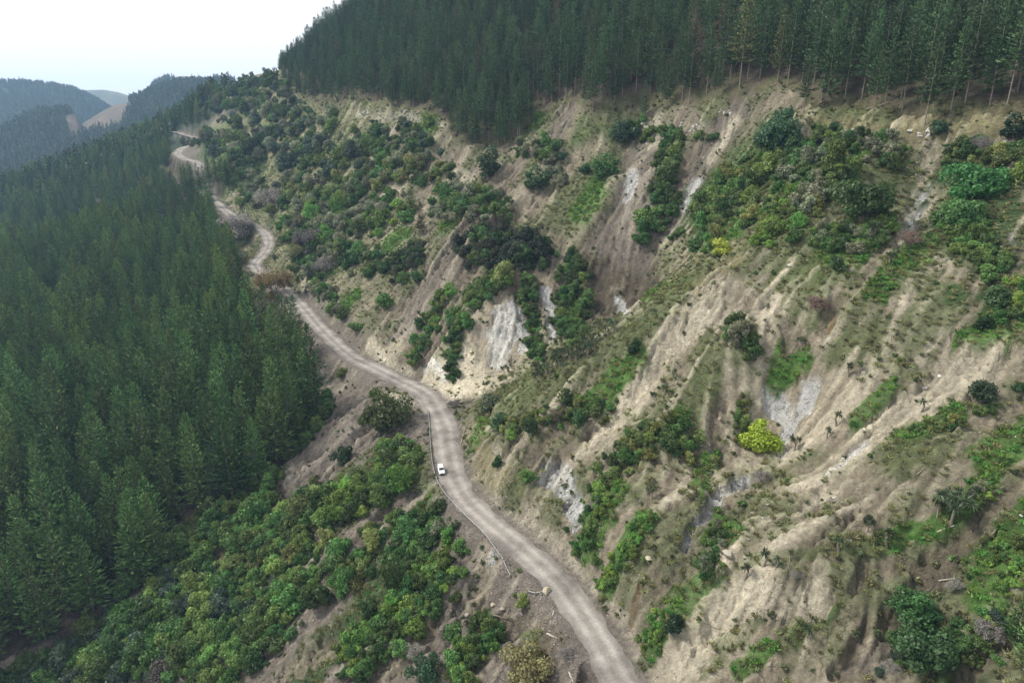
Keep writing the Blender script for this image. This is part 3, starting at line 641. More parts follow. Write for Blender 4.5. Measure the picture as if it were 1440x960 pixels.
for c in cs:
    wob = edge[:, 0] if c < 0 else edge[:, 1]
    o_ = c * HW + wob * (abs(c) > .9)
    rv.append(np.stack([road[:, 0] + TT[:, 1] * o_, road[:, 1] - TT[:, 0] * o_, road[:, 2] + .04 - .17 * abs(c) ** 6], 1)); ra.append(np.full(len(road), c))
rv = np.stack(rv, 1); ra = np.stack(ra, 1)
ri, rj = np.meshgrid(np.arange(len(road) - 1), np.arange(NX - 1), indexing='ij'); rq = (ri * NX + rj).ravel()
rm = np_mesh('road', rv, np.stack([rq, rq + 1, rq + NX + 1, rq + NX], 1), road_mat(), smooth_=True)
aa = rm.attributes.new('across', 'FLOAT', 'POINT'); aa.data.foreach_set('value', ra.astype(np.float32).ravel())
tag(link('road', rm), 'grey gravel road winding along the hillside', 'road', kind='structure')

# ------------------------------------------------------------------ plant prototypes
def tube(pts, rads, sides=5):
    """tapered limb through points"""
    V, Fc = [], []
    pts = [Vector(p) for p in pts]
    for i, p in enumerate(pts):
        d = (pts[min(i + 1, len(pts) - 1)] - pts[max(i - 1, 0)]).normalized()
        a = d.orthogonal().normalized(); b = d.cross(a)
        for k in range(sides):
            t = 2 * math.pi * k / sides
            V.append(p + (a * math.cos(t) + b * math.sin(t)) * rads[i])
    for i in range(len(pts) - 1):
        for k in range(sides):
            Fc.append((i * sides + k, i * sides + (k + 1) % sides, (i + 1) * sides + (k + 1) % sides, (i + 1) * sides + k))
    return V, Fc
def join(parts):
    V, Fc, off_ = [], [], 0
    for v, f in parts:
        V += [tuple(q) for q in v]; Fc += [tuple(i + off_ for i in q) for q in f]; off_ = len(V)
    return np.array(V, np.float32), np.array(Fc, np.int32)

def leaf_quads(pos, nrm, size, rg, aspect=1.0, up=None):
    """one small four-sided leaf clump at every position"""
    n_ = len(pos)
    nrm = nrm / (np.linalg.norm(nrm, axis=1, keepdims=True) + 1e-9)
    a = np.cross(nrm, rg.normal(size=(n_, 3))); a /= np.linalg.norm(a, axis=1, keepdims=True) + 1e-9
    b = np.cross(nrm, a)
    s = (size * rg.uniform(.55, 1.4, n_))[:, None]
    bend = nrm * s * .25
    Q = np.stack([pos - a * s, pos + b * s * aspect * .6 + bend, pos + a * s, pos - b * s * aspect * .6 + bend], 1)
    return Q
def quads_to_mesh(name, Q, tone, mat):
    return np_mesh(name, Q.reshape(-1, 3), np.arange(len(Q) * 4).reshape(-1, 4), mat, tone)

def shrub_proto(seed, lobes, leaves, leaf, squash=1.0, spread=.6, shoot=.25):
    rg = np.random.default_rng(seed)
    c = rg.normal(size=(lobes, 3)); c /= np.linalg.norm(c, axis=1, keepdims=True)
    c *= (rg.uniform(.2, spread + .22, lobes) * rg.choice([.8, 1, 1.15], lobes))[:, None]
    c[:, :2] *= rg.uniform(.75, 1.2, 2)
    c[:, 2] = np.abs(c[:, 2]) * 1.3 * squash + .30
    lr = rg.uniform(.16, .44, lobes)
    ltone = rg.uniform(.25, .75, lobes)
    k = rg.integers(0, lobes, leaves)
    d = rg.normal(size=(leaves, 3)); d[:, 2] += .35; d /= np.linalg.norm(d, axis=1, keepdims=True)
    pos = c[k] + d * (lr[k] * rg.uniform(.6, 1.1 + shoot * 2 * rg.random(leaves) ** 5, leaves))[:, None] * np.array([1, 1, .9 * squash])
    dd = np.linalg.norm(pos[:, None] - c[None], axis=2) / lr[None]
    dd[np.arange(leaves), k] = 9
    keep = (dd.min(1) > .55) & (pos[:, 2] > .02)
    pos, d, k = pos[keep], d[keep], k[keep]
    Q = leaf_quads(pos, d + rg.normal(size=d.shape) * .6, leaf, rg)
    tone = np.clip(ltone[k] + rg.normal(size=len(k)) * .2, 0, 1)
    fm = quads_to_mesh('foliage', Q, tone, M['leaf'])
    parts = []
    for i in range(min(lobes, 6)):
        p = Vector(c[i]); parts.append(tube([(0, 0, -.15), (p.x * .3, p.y * .3, p.z * .35), (p.x, p.y, p.z)], [.055, .04, .012], 4))
    V, Fc = join(parts)
    return fm, np_mesh('stem', V, Fc, M['bark'])

def pine_proto(seed, h=24.0, wd=3.1, clear=.12, dens=1.0, dead=.0):
    rg = np.random.default_rng(seed)
    pos, dirs, sz, tn = [], [], [], []
    z = h * clear
    bend = rg.normal(size=2) * .012
    while z < h * .985:
        zz = (z / h - clear) / (1 - clear)
        L = wd * (1 - zz) ** .86 * (1.0 if zz > .12 else .7 + 2.5 * zz) * rg.uniform(.66, 1.12) + .3
        nb = int(rg.integers(5, 8))
        a0 = rg.uniform(0, 6.28)
        for i in range(nb):
            a = a0 + 6.283 * i / nb + rg.normal() * .25
            l = L * rg.uniform(.65, 1.18)
            rise = .05 + .55 * zz + rg.normal() * .10
            m_ = max(2, int(l / (.56 / dens)))
            for j in range(1, m_ + 1):
                f = j / m_
                p = np.array([math.cos(a) * l * f, math.sin(a) * l * f, z + rise * l * f + .10 * l * f * f])
                sd = rg.normal(size=3) * .10
                pos.append(p + sd); tn.append(.12 + .5 * rg.random() + .38 * (f > .8))  # paler branch ends: sunlight on the outer shoots painted into the tone
                dv = np.array([math.cos(a + rg.normal() * .7), math.sin(a + rg.normal() * .7), .35 + .55 * zz + rg.normal() * .25])
                dirs.append(dv); sz.append(.76 * (1 - .35 * zz) * rg.uniform(.75, 1.3))
        z += h * .027 * rg.uniform(.7, 1.3)
    for j in range(9):
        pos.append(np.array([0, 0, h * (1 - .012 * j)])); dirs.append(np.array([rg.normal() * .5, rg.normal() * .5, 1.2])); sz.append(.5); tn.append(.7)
    pos, dirs, sz, tn = np.array(pos), np.array(dirs), np.array(sz), np.array(tn)
    pos[:, :2] += pos[:, 2:3] * bend
    dirs /= np.linalg.norm(dirs, axis=1, keepdims=True)
    Qs, ts = [], []
    for q in range(3):                                    # crossed needle brushes per shoot
        side = np.cross(dirs, rg.normal(size=dirs.shape)); side /= np.linalg.norm(side, axis=1, keepdims=True) + 1e-9
        s = sz[:, None]
        Qs.append(np.stack([pos - dirs * s * .35, pos + side * s * .27 + dirs * s * .2, pos + dirs * s * 1.25, pos - side * s * .27 + dirs * s * .2], 1)); ts.append(tn)
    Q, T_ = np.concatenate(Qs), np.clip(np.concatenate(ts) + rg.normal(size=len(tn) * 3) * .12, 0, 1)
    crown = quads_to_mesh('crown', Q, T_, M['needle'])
    parts = [tube([(0, 0, -1.5), (bend[0] * h * .3, bend[1] * h * .3, h * .3), (bend[0] * h, bend[1] * h, h * .97)], [.26, .17, .02], 6)]
    for i in range(int(14 + 30 * dead)):                  # dead lower branches
        zb = h * rg.uniform(.06, clear + .14); a = rg.uniform(0, 6.28); l = rg.uniform(.7, 2.2)
        parts.append(tube([(0, 0, zb), (math.cos(a) * l, math.sin(a) * l, zb + rg.normal() * .25)], [.05, .015], 3))
    V, Fc = join(parts)
    bk = M['pale_bark'] if dead else M['bark']
    trunk = np_mesh('trunk', V, Fc, bk)
    # one-piece copy for the mass of trees farther back
    n1 = len(Q) * 4
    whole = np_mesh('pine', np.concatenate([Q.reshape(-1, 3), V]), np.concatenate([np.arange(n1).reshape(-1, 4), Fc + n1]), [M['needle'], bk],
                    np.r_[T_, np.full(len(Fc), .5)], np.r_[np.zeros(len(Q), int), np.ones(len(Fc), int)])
    return crown, trunk, whole

def far_pine_proto(seed, h=20.0):
    rg = np.random.default_rng(seed); pos, nr = [], []
    for i in range(90):
        f = rg.random() ** 1.3; a = rg.uniform(0, 6.28); rad = 3.4 * (1 - f) ** .8
        pos.append((math.cos(a) * rad, math.sin(a) * rad, h * (.1 + .88 * f))); nr.append((math.cos(a), math.sin(a), .8))
    Q = leaf_quads(np.array(pos), np.array(nr) + rg.normal(size=(90, 3)) * .3, 1.5, rg)
    return quads_to_mesh('far_pine', Q, rg.random(90), M['needle'])

def cabbage_proto(seed, heads, height):
    rg = np.random.default_rng(seed); parts = []; hp = []
    top = Vector((rg.normal() * .2, rg.normal() * .2, height * .55))
    parts.append(tube([(0, 0, -.4), tuple(top * .5), tuple(top)], [.19, .16, .14], 6))
    for i in range(heads):
        a = 6.283 * i / heads + rg.normal() * .3; sp = 0 if heads == 1 else rg.uniform(.5, 1.1) * (.5 + .12 * heads)
        e = Vector((math.cos(a) * sp, math.sin(a) * sp, height * rg.uniform(.8, 1.05)))
        parts.append(tube([tuple(top), tuple(top.lerp(e, .6) + Vector((0, 0, -.1))), tuple(e)], [.13, .10, .08], 5)); hp.append(e)
    V, Fc = join(parts)
    Qs = []; tn = []
    for e in hp:
        n_ = 46
        d = rg.normal(size=(n_, 3)); d[:, 2] += .15; d /= np.linalg.norm(d, axis=1, keepdims=True)
        l = rg.uniform(.7, 1.05, n_)[:, None]
        side = np.cross(d, rg.normal(size=d.shape)); side /= np.linalg.norm(side, axis=1, keepdims=True)
        b = np.array(e)
        tip = b + d * l; tip[:, 2] -= .22 * (1 - d[:, 2]) * l[:, 0]
        Qs.append(np.stack([np.repeat(b[None], n_, 0) + d * .05, b + d * l * .45 + side * .085, tip, b + d * l * .45 - side * .085], 1)); tn.append(rg.random(n_))
    return quads_to_mesh('leaves', np.concatenate(Qs), np.concatenate(tn), M['leaf']), np_mesh('trunk', V, Fc, M['pale_bark'])

def bare_proto(seed, leaves=0, leaf=.05, levels=5):
    rg = np.random.default_rng(seed); limbs, tw, tips = [], [], []
    def grow(p, d, l, r, lev):
        e = p + d * l
        mid = p + d * l * .5 + Vector(rg.normal(size=3)) * l * .07
        (limbs if lev < 2 else tw).append(tube([tuple(p), tuple(mid), tuple(e)], [r, r * .8, r * .6], 5 if lev < 2 else 3))
        if lev >= 3: tips.append(tuple(e)); tips.append(tuple(mid))
        if lev < levels:
            for k in range(int(rg.integers(3, 5))):
                nd = (d + Vector(rg.normal(size=3)) * .55 + Vector((0, 0, .10))).normalized()
                grow(p.lerp(e, rg.uniform(.55, 1.0)), nd, l * rg.uniform(.55, .8), r * .55, lev + 1)
    for k in range(4):
        a = 1.57 * k + rg.normal() * .4
        grow(Vector((0, 0, -.1)), Vector((math.cos(a) * .55, math.sin(a) * .55, 1)).normalized(), .62, .035, 0)
    V, Fc = join(limbs); W_, Fw = join(tw)
    lm = None
    if leaves:
        t = np.array(tips); p = t[rg.integers(0, len(t), leaves)] + rg.normal(size=(leaves, 3)) * .07
        lm = quads_to_mesh('foliage', leaf_quads(p, rg.normal(size=(leaves, 3)), leaf, rg), rg.random(leaves), M['leaf'])
    return np_mesh('limbs', V, Fc, M['twig']), np_mesh('twigs', W_, Fw, M['twig']), lm

def tuft_proto(seed, n_=46, spread=.55, hgt=.75, wd=.09):
    rg = np.random.default_rng(seed)
    b = np.c_[rg.normal(size=(n_, 2)) * spread * .5, np.zeros(n_)]
    d = np.c_[rg.normal(size=(n_, 2)) * .55, np.ones(n_)]; d /= np.linalg.norm(d, axis=1, keepdims=True)
    l = rg.uniform(.5, 1.1, n_)[:, None] * hgt
    side = np.cross(d, rg.normal(size=d.shape)); side /= np.linalg.norm(side, axis=1, keepdims=True)
    tip = b + d * l; tip[:, :2] += d[:, :2] * l * .5
    return quads_to_mesh('tuft', np.stack([b, b + d * l * .55 + side * wd, tip, b + d * l * .55 - side * wd], 1), rg.random(n_), M['leaf'])

def rock_mesh(seed, sub=2, flat=.75):
    import bmesh
    rg = np.random.default_rng(seed); bm = bmesh.new()
    bmesh.ops.create_icosphere(bm, subdivisions=sub, radius=1)
    cuts = rg.normal(size=(14, 3)); cuts /= np.linalg.norm(cuts, axis=1, keepdims=True); dist = rg.uniform(.38, .8, 14)
    for v in bm.verts:
        p = np.array(v.co)
        for c, d in zip(cuts, dist):                      # broken planes
            e = p @ c - d
            if e > 0: p = p - c * e
        p = p * (1 + rg.normal() * .03); p[2] *= flat
        v.co = p
    me = bpy.data.meshes.new('rock'); bm.to_mesh(me); bm.free(); me.materials.append(M['rock']); return me

SHRUB = [shrub_proto(100 + i, 11 + 3 * (i % 4), 2600, .085, squash=(.8, 1.0, 1.15, .7)[i % 4], spread=.55 + .05 * (i % 3)) for i in range(8)]
BIG = [shrub_proto(200 + i, 22, 5200, .065, squash=(1.0, .85, 1.1)[i], spread=.72) for i in range(3)]
PINE = [pine_proto(300 + i, (21, 22.5, 19.5, 21, 23)[i], 4.2 + .4 * (i % 3), .04 + .02 * i) for i in range(5)]
TALL = [pine_proto(330 + i, 29, 4.7 + .5 * (i % 2), .16 + .05 * i, dead=1.0) for i in range(4)]
FARP = [far_pine_proto(350 + i) for i in range(3)]
CAB = [cabbage_proto(400, 1, 2.3), cabbage_proto(401, 3, 2.7), cabbage_proto(402, 6, 3.2), cabbage_proto(403, 2, 2.5), cabbage_proto(404, 10, 3.6)]
BARE = [bare_proto(450), bare_proto(451)]
AMB = [bare_proto(460, 2600, .035), bare_proto(461, 4200, .045)]
TUFT = [tuft_proto(500 + i) for i in range(4)]
FERN = [shrub_proto(520 + i, 5, 150, .26, squash=.7)[0] for i in range(4)]
ROCK = [rock_mesh(600 + i) for i in range(6)]
PEB = [rock_mesh(620 + i, 1) for i in range(4)]

# ------------------------------------------------------------------ masses of plants nobody could count: points that carry a plant each
def scatter(name, label, cat, protos, pts, scl, color, mats_rot=None, tilt=0.0):
    pts = np.asarray(pts, np.float32)
    if not len(pts): return
    pc = bpy.data.collections.new(name + '_kinds')
    for i, me in enumerate(protos):
        o = bpy.data.objects.new(name + '_kind', me); o.color = (*color, 1); pc.objects.link(o)
    me = bpy.data.meshes.new(name); me.vertices.add(len(pts)); me.vertices.foreach_set('co', pts.ravel())
    a = me.attributes.new('scl', 'FLOAT', 'POINT'); a.data.foreach_set('value', np.asarray(scl, np.float32))
    rot = np.c_[R.normal(size=(len(pts), 2)) * tilt, R.uniform(0, 6.283, len(pts))].astype(np.float32)
    if mats_rot is not None: rot = np.asarray(mats_rot, np.float32)
    a = me.attributes.new('rot', 'FLOAT_VECTOR', 'POINT'); a.data.foreach_set('vector', rot.ravel())
    a = me.attributes.new('kind_index', 'INT', 'POINT'); a.data.foreach_set('value', R.integers(0, len(protos), len(pts)).astype(np.int32))
    o = bpy.data.objects.new(name, me); COL.objects.link(o); o.color = (*color, 1)
    ng = bpy.data.node_groups.new(name, 'GeometryNodeTree')
    ng.interface.new_socket('Geometry', in_out='INPUT', socket_type='NodeSocketGeometry'); ng.interface.new_socket('Geometry', in_out='OUTPUT', socket_type='NodeSocketGeometry')
    gin, gout = ng.nodes.new('NodeGroupInput'), ng.nodes.new('NodeGroupOutput')
    iop = ng.nodes.new('GeometryNodeInstanceOnPoints'); ci = ng.nodes.new('GeometryNodeCollectionInfo')
    ci.inputs[0].default_value = pc; ci.inputs[1].default_value = True; ci.inputs[2].default_value = True
    def attr(nm, ty):
        q = ng.nodes.new('GeometryNodeInputNamedAttribute'); q.data_type = ty; q.inputs[0].default_value = nm; return q.outputs[0]
    ng.links.new(gin.outputs[0], iop.inputs['Points']); ng.links.new(ci.outputs[0], iop.inputs['Instance'])
    iop.inputs['Pick Instance'].default_value = True
    ng.links.new(attr('kind_index', 'INT'), iop.inputs['Instance Index'])
    e2r = ng.nodes.new('FunctionNodeEulerToRotation'); ng.links.new(attr('rot', 'FLOAT_VECTOR'), e2r.inputs[0]); ng.links.new(e2r.outputs[0], iop.inputs['Rotation'])
    ng.links.new(attr('scl', 'FLOAT'), iop.inputs['Scale']); ng.links.new(iop.outputs[0], gout.inputs[0])
    md = o.modifiers.new('scatter', 'NODES'); md.node_group = ng
    tag(o, label, cat, kind='stuff'); return o

# ------------------------------------------------------------------ pines
def lattice(x0, x1, y0, y1, sp):
    xs, ys = np.meshgrid(np.arange(x0, x1, sp), np.arange(y0, y1, sp * .9), indexing='ij')
    xs = xs + (np.arange(xs.shape[1]) % 2)[None] * sp * .5
    return xs.ravel() + R.normal(size=xs.size) * sp * .2, ys.ravel() + R.normal(size=xs.size) * sp * .2
PX, PY, PK, PH = [], [], [], []
x, y = lattice(-1100, 60, 100, 1250, 8.4)
inside = (np.hypot(x, y) < 1180) & (np.arctan2(x, y) > math.radians(-49))
x, y = x[inside], y[inside]; z = ground(x, y); u, v, dp = project(x, y, z)
k = inpoly(u, v, FOREST_LEFT)
rdx = np.full(len(x), 1e9)
for p in road[::3]: rdx = np.minimum(rdx, np.hypot(x - p[0], y - p[1]))
k &= rdx > 9
_, tvv, _ = project(x, y, z + 22)
k &= ~((u > 236) & (u < 292) & (tvv < 231) & (dp < 790))
k &= ~((u > 335) & (u < 428) & (tvv < np.interp(u, [335, 360, 400, 428], [385, 412, 430, 440])) & (dp < 540) & (v < 500))
k &= (R.random(len(x)) < np.where(dp > 600, .7, .96)) & (fbm(x, y, 30, 2, 77) > -.62)
PX.append(x[k]); PY.append(y[k]); PK.append(np.zeros(k.sum(), int)); PH.append(R.normal(1.0, .15, k.sum()) * (1 + .15 * fbm(x[k], y[k], 60, 2, 78)) * np.interp(dp[k], [250, 420, 700], [1.42, 1.28, 1.0]))
x, y = lattice(-420, 420, 120, 1100, 7.2)
z = ground(x, y); u, v, dp = project(x, y, z)
k = inpoly(u, v, FOREST_TOP) & (v > -420) & (np.hypot(x, y) < 1000) & (np.abs(np.arctan2(x, y)) < math.radians(52)) & (R.random(len(x)) < .95)
PX.append(x[k]); PY.append(y[k]); PK.append(np.ones(k.sum(), int)); PH.append(R.normal(.95, .12, k.sum()) * np.interp(u[k], [385, 460], [.55, 1.0]))
PX, PY, PK, PH = map(np.concatenate, (PX, PY, PK, PH))
PZ = ground(PX, PY) - .15
PU, PV, PD = project(PX, PY, PZ)
tu, tv, _ = project(PX, PY, PZ + np.where(PK == 1, 28, 20) * PH)
show = (PU > -15) & (PU < 1455) & (PV < 985) & (tv < 960) & (PV > 0)
rank = np.where(show, np.where(PK == 1, 29, 21) * PH / PD, 0)
# rows in front are the ones the camera sees whole
front = np.where(PK == 1, np.interp(PU, [p[0] for p in FOREST_TOP[:22]], [p[1] for p in FOREST_TOP[:22]]) - PV, 0)
rank = np.where((PK == 1) & (front > 34), rank * .45, rank)
order = np.argsort(-rank)
single = order[:300 - 38]
PINE_GREEN, TOP_GREEN = (.082, .146, .044), (.062, .114, .046)
def pine(px_, py_, kind, h, color, label, group, pi, rz):
    pr = (TALL if kind else PINE)[pi]
    e = link('pine_tree', None, loc=(px_, py_, float(ground(px_, py_)) - .15), rz=rz, scale=h)
    e.empty_display_size = 1
    link('trunk', pr[1], e); link('crown', pr[0], e, color=color)
    return tag(e, label, 'pine tree', group)
for i in single:
    u_, v_ = PU[i], PV[i]
    if PK[i]:
        zone = 'above the long clay slip' if 900 < u_ < 1110 else ('above the pale outcrops on the right' if u_ >= 1110 else ('in the clump below the rock band' if v_ > 172 and u_ < 770 else 'above the back wall of the hollow'))
        lab, grp = 'tall dark pine on the upper forest edge, ' + zone, 'upper forest edge pines, ' + zone
    else:
        zone = 'at the foot of the plantation by the gully' if v_ > 700 else ('on the plantation edge facing the bare bank' if u_ > 300 else 'in the near part of the valley plantation')
        lab, grp = 'dense dark green pine ' + zone, 'plantation pines ' + zone
    sh_ = R.uniform(.75, 1.3); wd_ = 'deep green' if sh_ < .93 else ('mid green' if sh_ < 1.12 else 'pale green')
    hq = PH[i] if PK[i] else PH[i] / 1.38; hw_ = 'short' if hq < .88 else ('tall' if hq > 1.06 else 'middling')
    lab = lab.replace('tall dark pine', hw_ + ' ' + wd_ + ' pine').replace('dense dark green pine', hw_ + ' ' + wd_ + ' pine'); grp = hw_ + ' ' + wd_ + ' ' + grp
    c = np.array(TOP_GREEN if PK[i] else PINE_GREEN) * sh_
    pine(float(PX[i]), float(PY[i]), int(PK[i]), float(PH[i]), c, lab, grp, int(R.integers(0, 4 if PK[i] else 5)), float(R.uniform(0, 6.28)))
rest = np.ones(len(PX), bool); rest[single] = False
P3 = np.stack([PX, PY, PZ], 1)
s0, s1 = rest & (PK == 0), rest & (PK == 1) & (PV > -420)
tint = fbm(PX, PY, 45, 2, 95)
bright = s0 & (tint > .12)
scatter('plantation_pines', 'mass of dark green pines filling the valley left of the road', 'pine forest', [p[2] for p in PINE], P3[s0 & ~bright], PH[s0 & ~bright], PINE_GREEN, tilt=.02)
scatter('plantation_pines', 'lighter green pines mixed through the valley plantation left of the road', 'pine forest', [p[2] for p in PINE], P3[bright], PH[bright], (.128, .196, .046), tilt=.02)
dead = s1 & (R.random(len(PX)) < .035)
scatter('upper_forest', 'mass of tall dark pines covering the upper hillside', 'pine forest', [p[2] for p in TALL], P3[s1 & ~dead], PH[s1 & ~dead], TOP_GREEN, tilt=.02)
scatter('brown_pines', 'scattered brown dying pines among the upper forest', 'pine forest', [p[2] for p in TALL], P3[dead], PH[dead] * .85, (.13, .105, .065), tilt=.04)
# far plantations across the valley
fx, fy = [], []
cell = RR * (azs[1] - azs[0]); cellr = RR * np.r_[np.diff(lrs), .018][:, None]
area = cell * cellr
pr_ = np.where((RR > 1000) & (RR < 4300) & (far_forest > .5) & (GU < 330) & (GU > -60) & (GV < 300) & (GV > 90), area / np.where(RR < 2700, 90.0, 170.0), 0)
cnt = R.poisson(pr_)
ii, jj = np.nonzero(cnt); rep = cnt[ii, jj]
ii, jj = np.repeat(ii, rep), np.repeat(jj, rep)
fr, fa = np.exp(lrs[ii] + R.uniform(-.5, .5, len(ii)) * .0137), azs[jj] + R.uniform(-.5, .5, len(ii)) * (azs[1] - azs[0])
fx, fy = fr * np.sin(fa), fr * np.cos(fa)
scatter('far_plantation', 'distant hazy pine plantation on the far valley hills', 'pine forest', FARP, np.stack([fx, fy, ground(fx, fy) - .3], 1), R.normal(1, .15, len(fx)), (.050, .088, .038))
# a few pines that stand out
for i, (u, v) in enumerate([(279, 262), (288, 262), (297, 262), (306, 258), (316, 254), (325, 250), (293, 250), (302, 247), (311, 244), (284, 272), (292, 280), (320, 262), (298, 290)]):
    p = hit(u, v)
    if p is not None:
        pine(p.x, p.y, 0, rnd.uniform(.85, 1.15), np.array(PINE_GREEN) * .9, 'dark pine in the small clump just below the far hairpin bend', 'pines in the clump below the hairpin', rnd.randrange(5), rnd.uniform(0, 6))
def spot(u, v):
    p = hit(u, v)
    return p
for u, v, hpx, kind, lab in [(308, 705, 84, 0, 'lone pale green pine with open branches in front of the plantation'), (561, 838, 74, 0, 'dark conifer standing among shrubs below the guard rail'),
                             (578, 296, 44, 0, 'small dark conical pine alone on the scrubby slope'), (592, 330, 46, 0, 'olive conical conifer just below the small dark pine on the slope'),
                             (1428, 905, 95, 0, 'dark pine at the lower right corner of the picture'), (1443, 930, 110, 0, 'dark pine cut by the right picture edge near the bottom'),
                             (345, 108, 14, 0, 'small pine on the bare skyline, rightmost of three'), (322, 116, 16, 0, 'small pine on the bare skyline, middle of three'), (312, 122, 16, 0, 'small pine on the bare skyline, leftmost of three'),
                             (1040, 122, 130, 1, 'tall yellowish pine with thin crown above the long slip'), (1094, 112, 95, 1, 'yellow green pine beside the thin one above the slip'),
                             (498, 152, 34, 1, 'short pine leaning out at the left end of the rock band'), (628, 172, 52, 1, 'pine stepping down beside the hanging clump'), (822, 158, 60, 1, 'pine straggling onto the head of the tan chute'), (905, 168, 52, 1, 'pine standing below the forest edge above the pale outcrop'), (1130, 158, 80, 1, 'pine at the right side of the forest gap'), (1300, 176, 118, 1, 'pine rooted behind the large white outcrop'), (1228, 163, 96, 1, 'pine standing on dry grass in front of the tall row'),
                             (700, 205, 60, 1, 'dark pine leaning out of the clump below the forest edge'), (730, 197, 86, 1, 'pointed dark pine standing forward of the upper forest edge'), (668, 212, 66, 1, 'broad dark pine lowest in the hanging clump')]:
    p = hit(u, v)
    if p is None: continue
    dep = p.y * CP - p.z * SP
    col = {0: PINE_GREEN, 1: TOP_GREEN}[kind]
    if 'pale green' in lab: col = (.06, .10, .055)
    if 'olive' in lab: col = (.075, .075, .03)
    if 'yellow' in lab: col = (.10, .12, .045)
    pine(p.x, p.y, kind, hpx / F * dep / (29 if kind else 21), col, lab, None, rnd.randrange(4), rnd.uniform(0, 6))

# ------------------------------------------------------------------ shrubs and small trees
DARK, MID, BRI, OLI, SAGE, YEL, BLUE = (.066, .122, .036), (.100, .182, .046), (.140, .250, .050), (.165, .195, .062), (.175, .195, .120), (.26, .37, .035), (.062, .100, .065)
PLANTS = []           # x, y, radius of what stands already
nshrub = 0
mass = []             # shrubs past the limit of single ones
SHMAX = 300
def depth_of(p): return p.y * CP - p.z * SP
def road_near(x, y): return float(np.sqrt(((road[:, 0] - x) ** 2 + (road[:, 1] - y) ** 2).min()))
def free(p, r, f=.55):
    if (road_near(p.x, p.y) < 6.2 + .6 * r): return False
    for q in PLANTS:
        if (q[0] - p.x) ** 2 + (q[1] - p.y) ** 2 < (f * (q[2] + r)) ** 2: return False
    return True
def bush(u, v, rpx, col, label, group=None, cat='shrub', name='shrub', big=False, force=True, hs=1.0, pidx=None):
    """u, v: middle of the bush in the photograph, rpx its half width there"""
    global nshrub
    p = hit(u, v + rpx * .62)
    if p is None: return None
    r = rpx / F * depth_of(p)
    if not force and not free(p, r): return None
    PLANTS.append((p.x, p.y, r))
    c = np.array(col) * rnd.uniform(.85, 1.2) * (1.0 if not force else 1.5 if max(col) < .2 else 1.1)
    if not force and nshrub >= SHMAX:
        mass.append((p.x, p.y, p.z - .1 * r, r, tuple(col))); return None
    nshrub += 1
    lib = BIG if big else SHRUB
    f, s = lib[rnd.randrange(len(lib)) if pidx is None else pidx]
    e = link(name, None, loc=(p.x, p.y, p.z - .12 * r), rz=rnd.uniform(0, 6.28), scale=(r * rnd.uniform(.95, 1.1), r * rnd.uniform(.95, 1.1), r * hs * rnd.uniform(.9, 1.1)))
    e.empty_display_size = .3
    link('stem', s, e); link('foliage', f, e, color=c)
    return tag(e, label, cat, group)

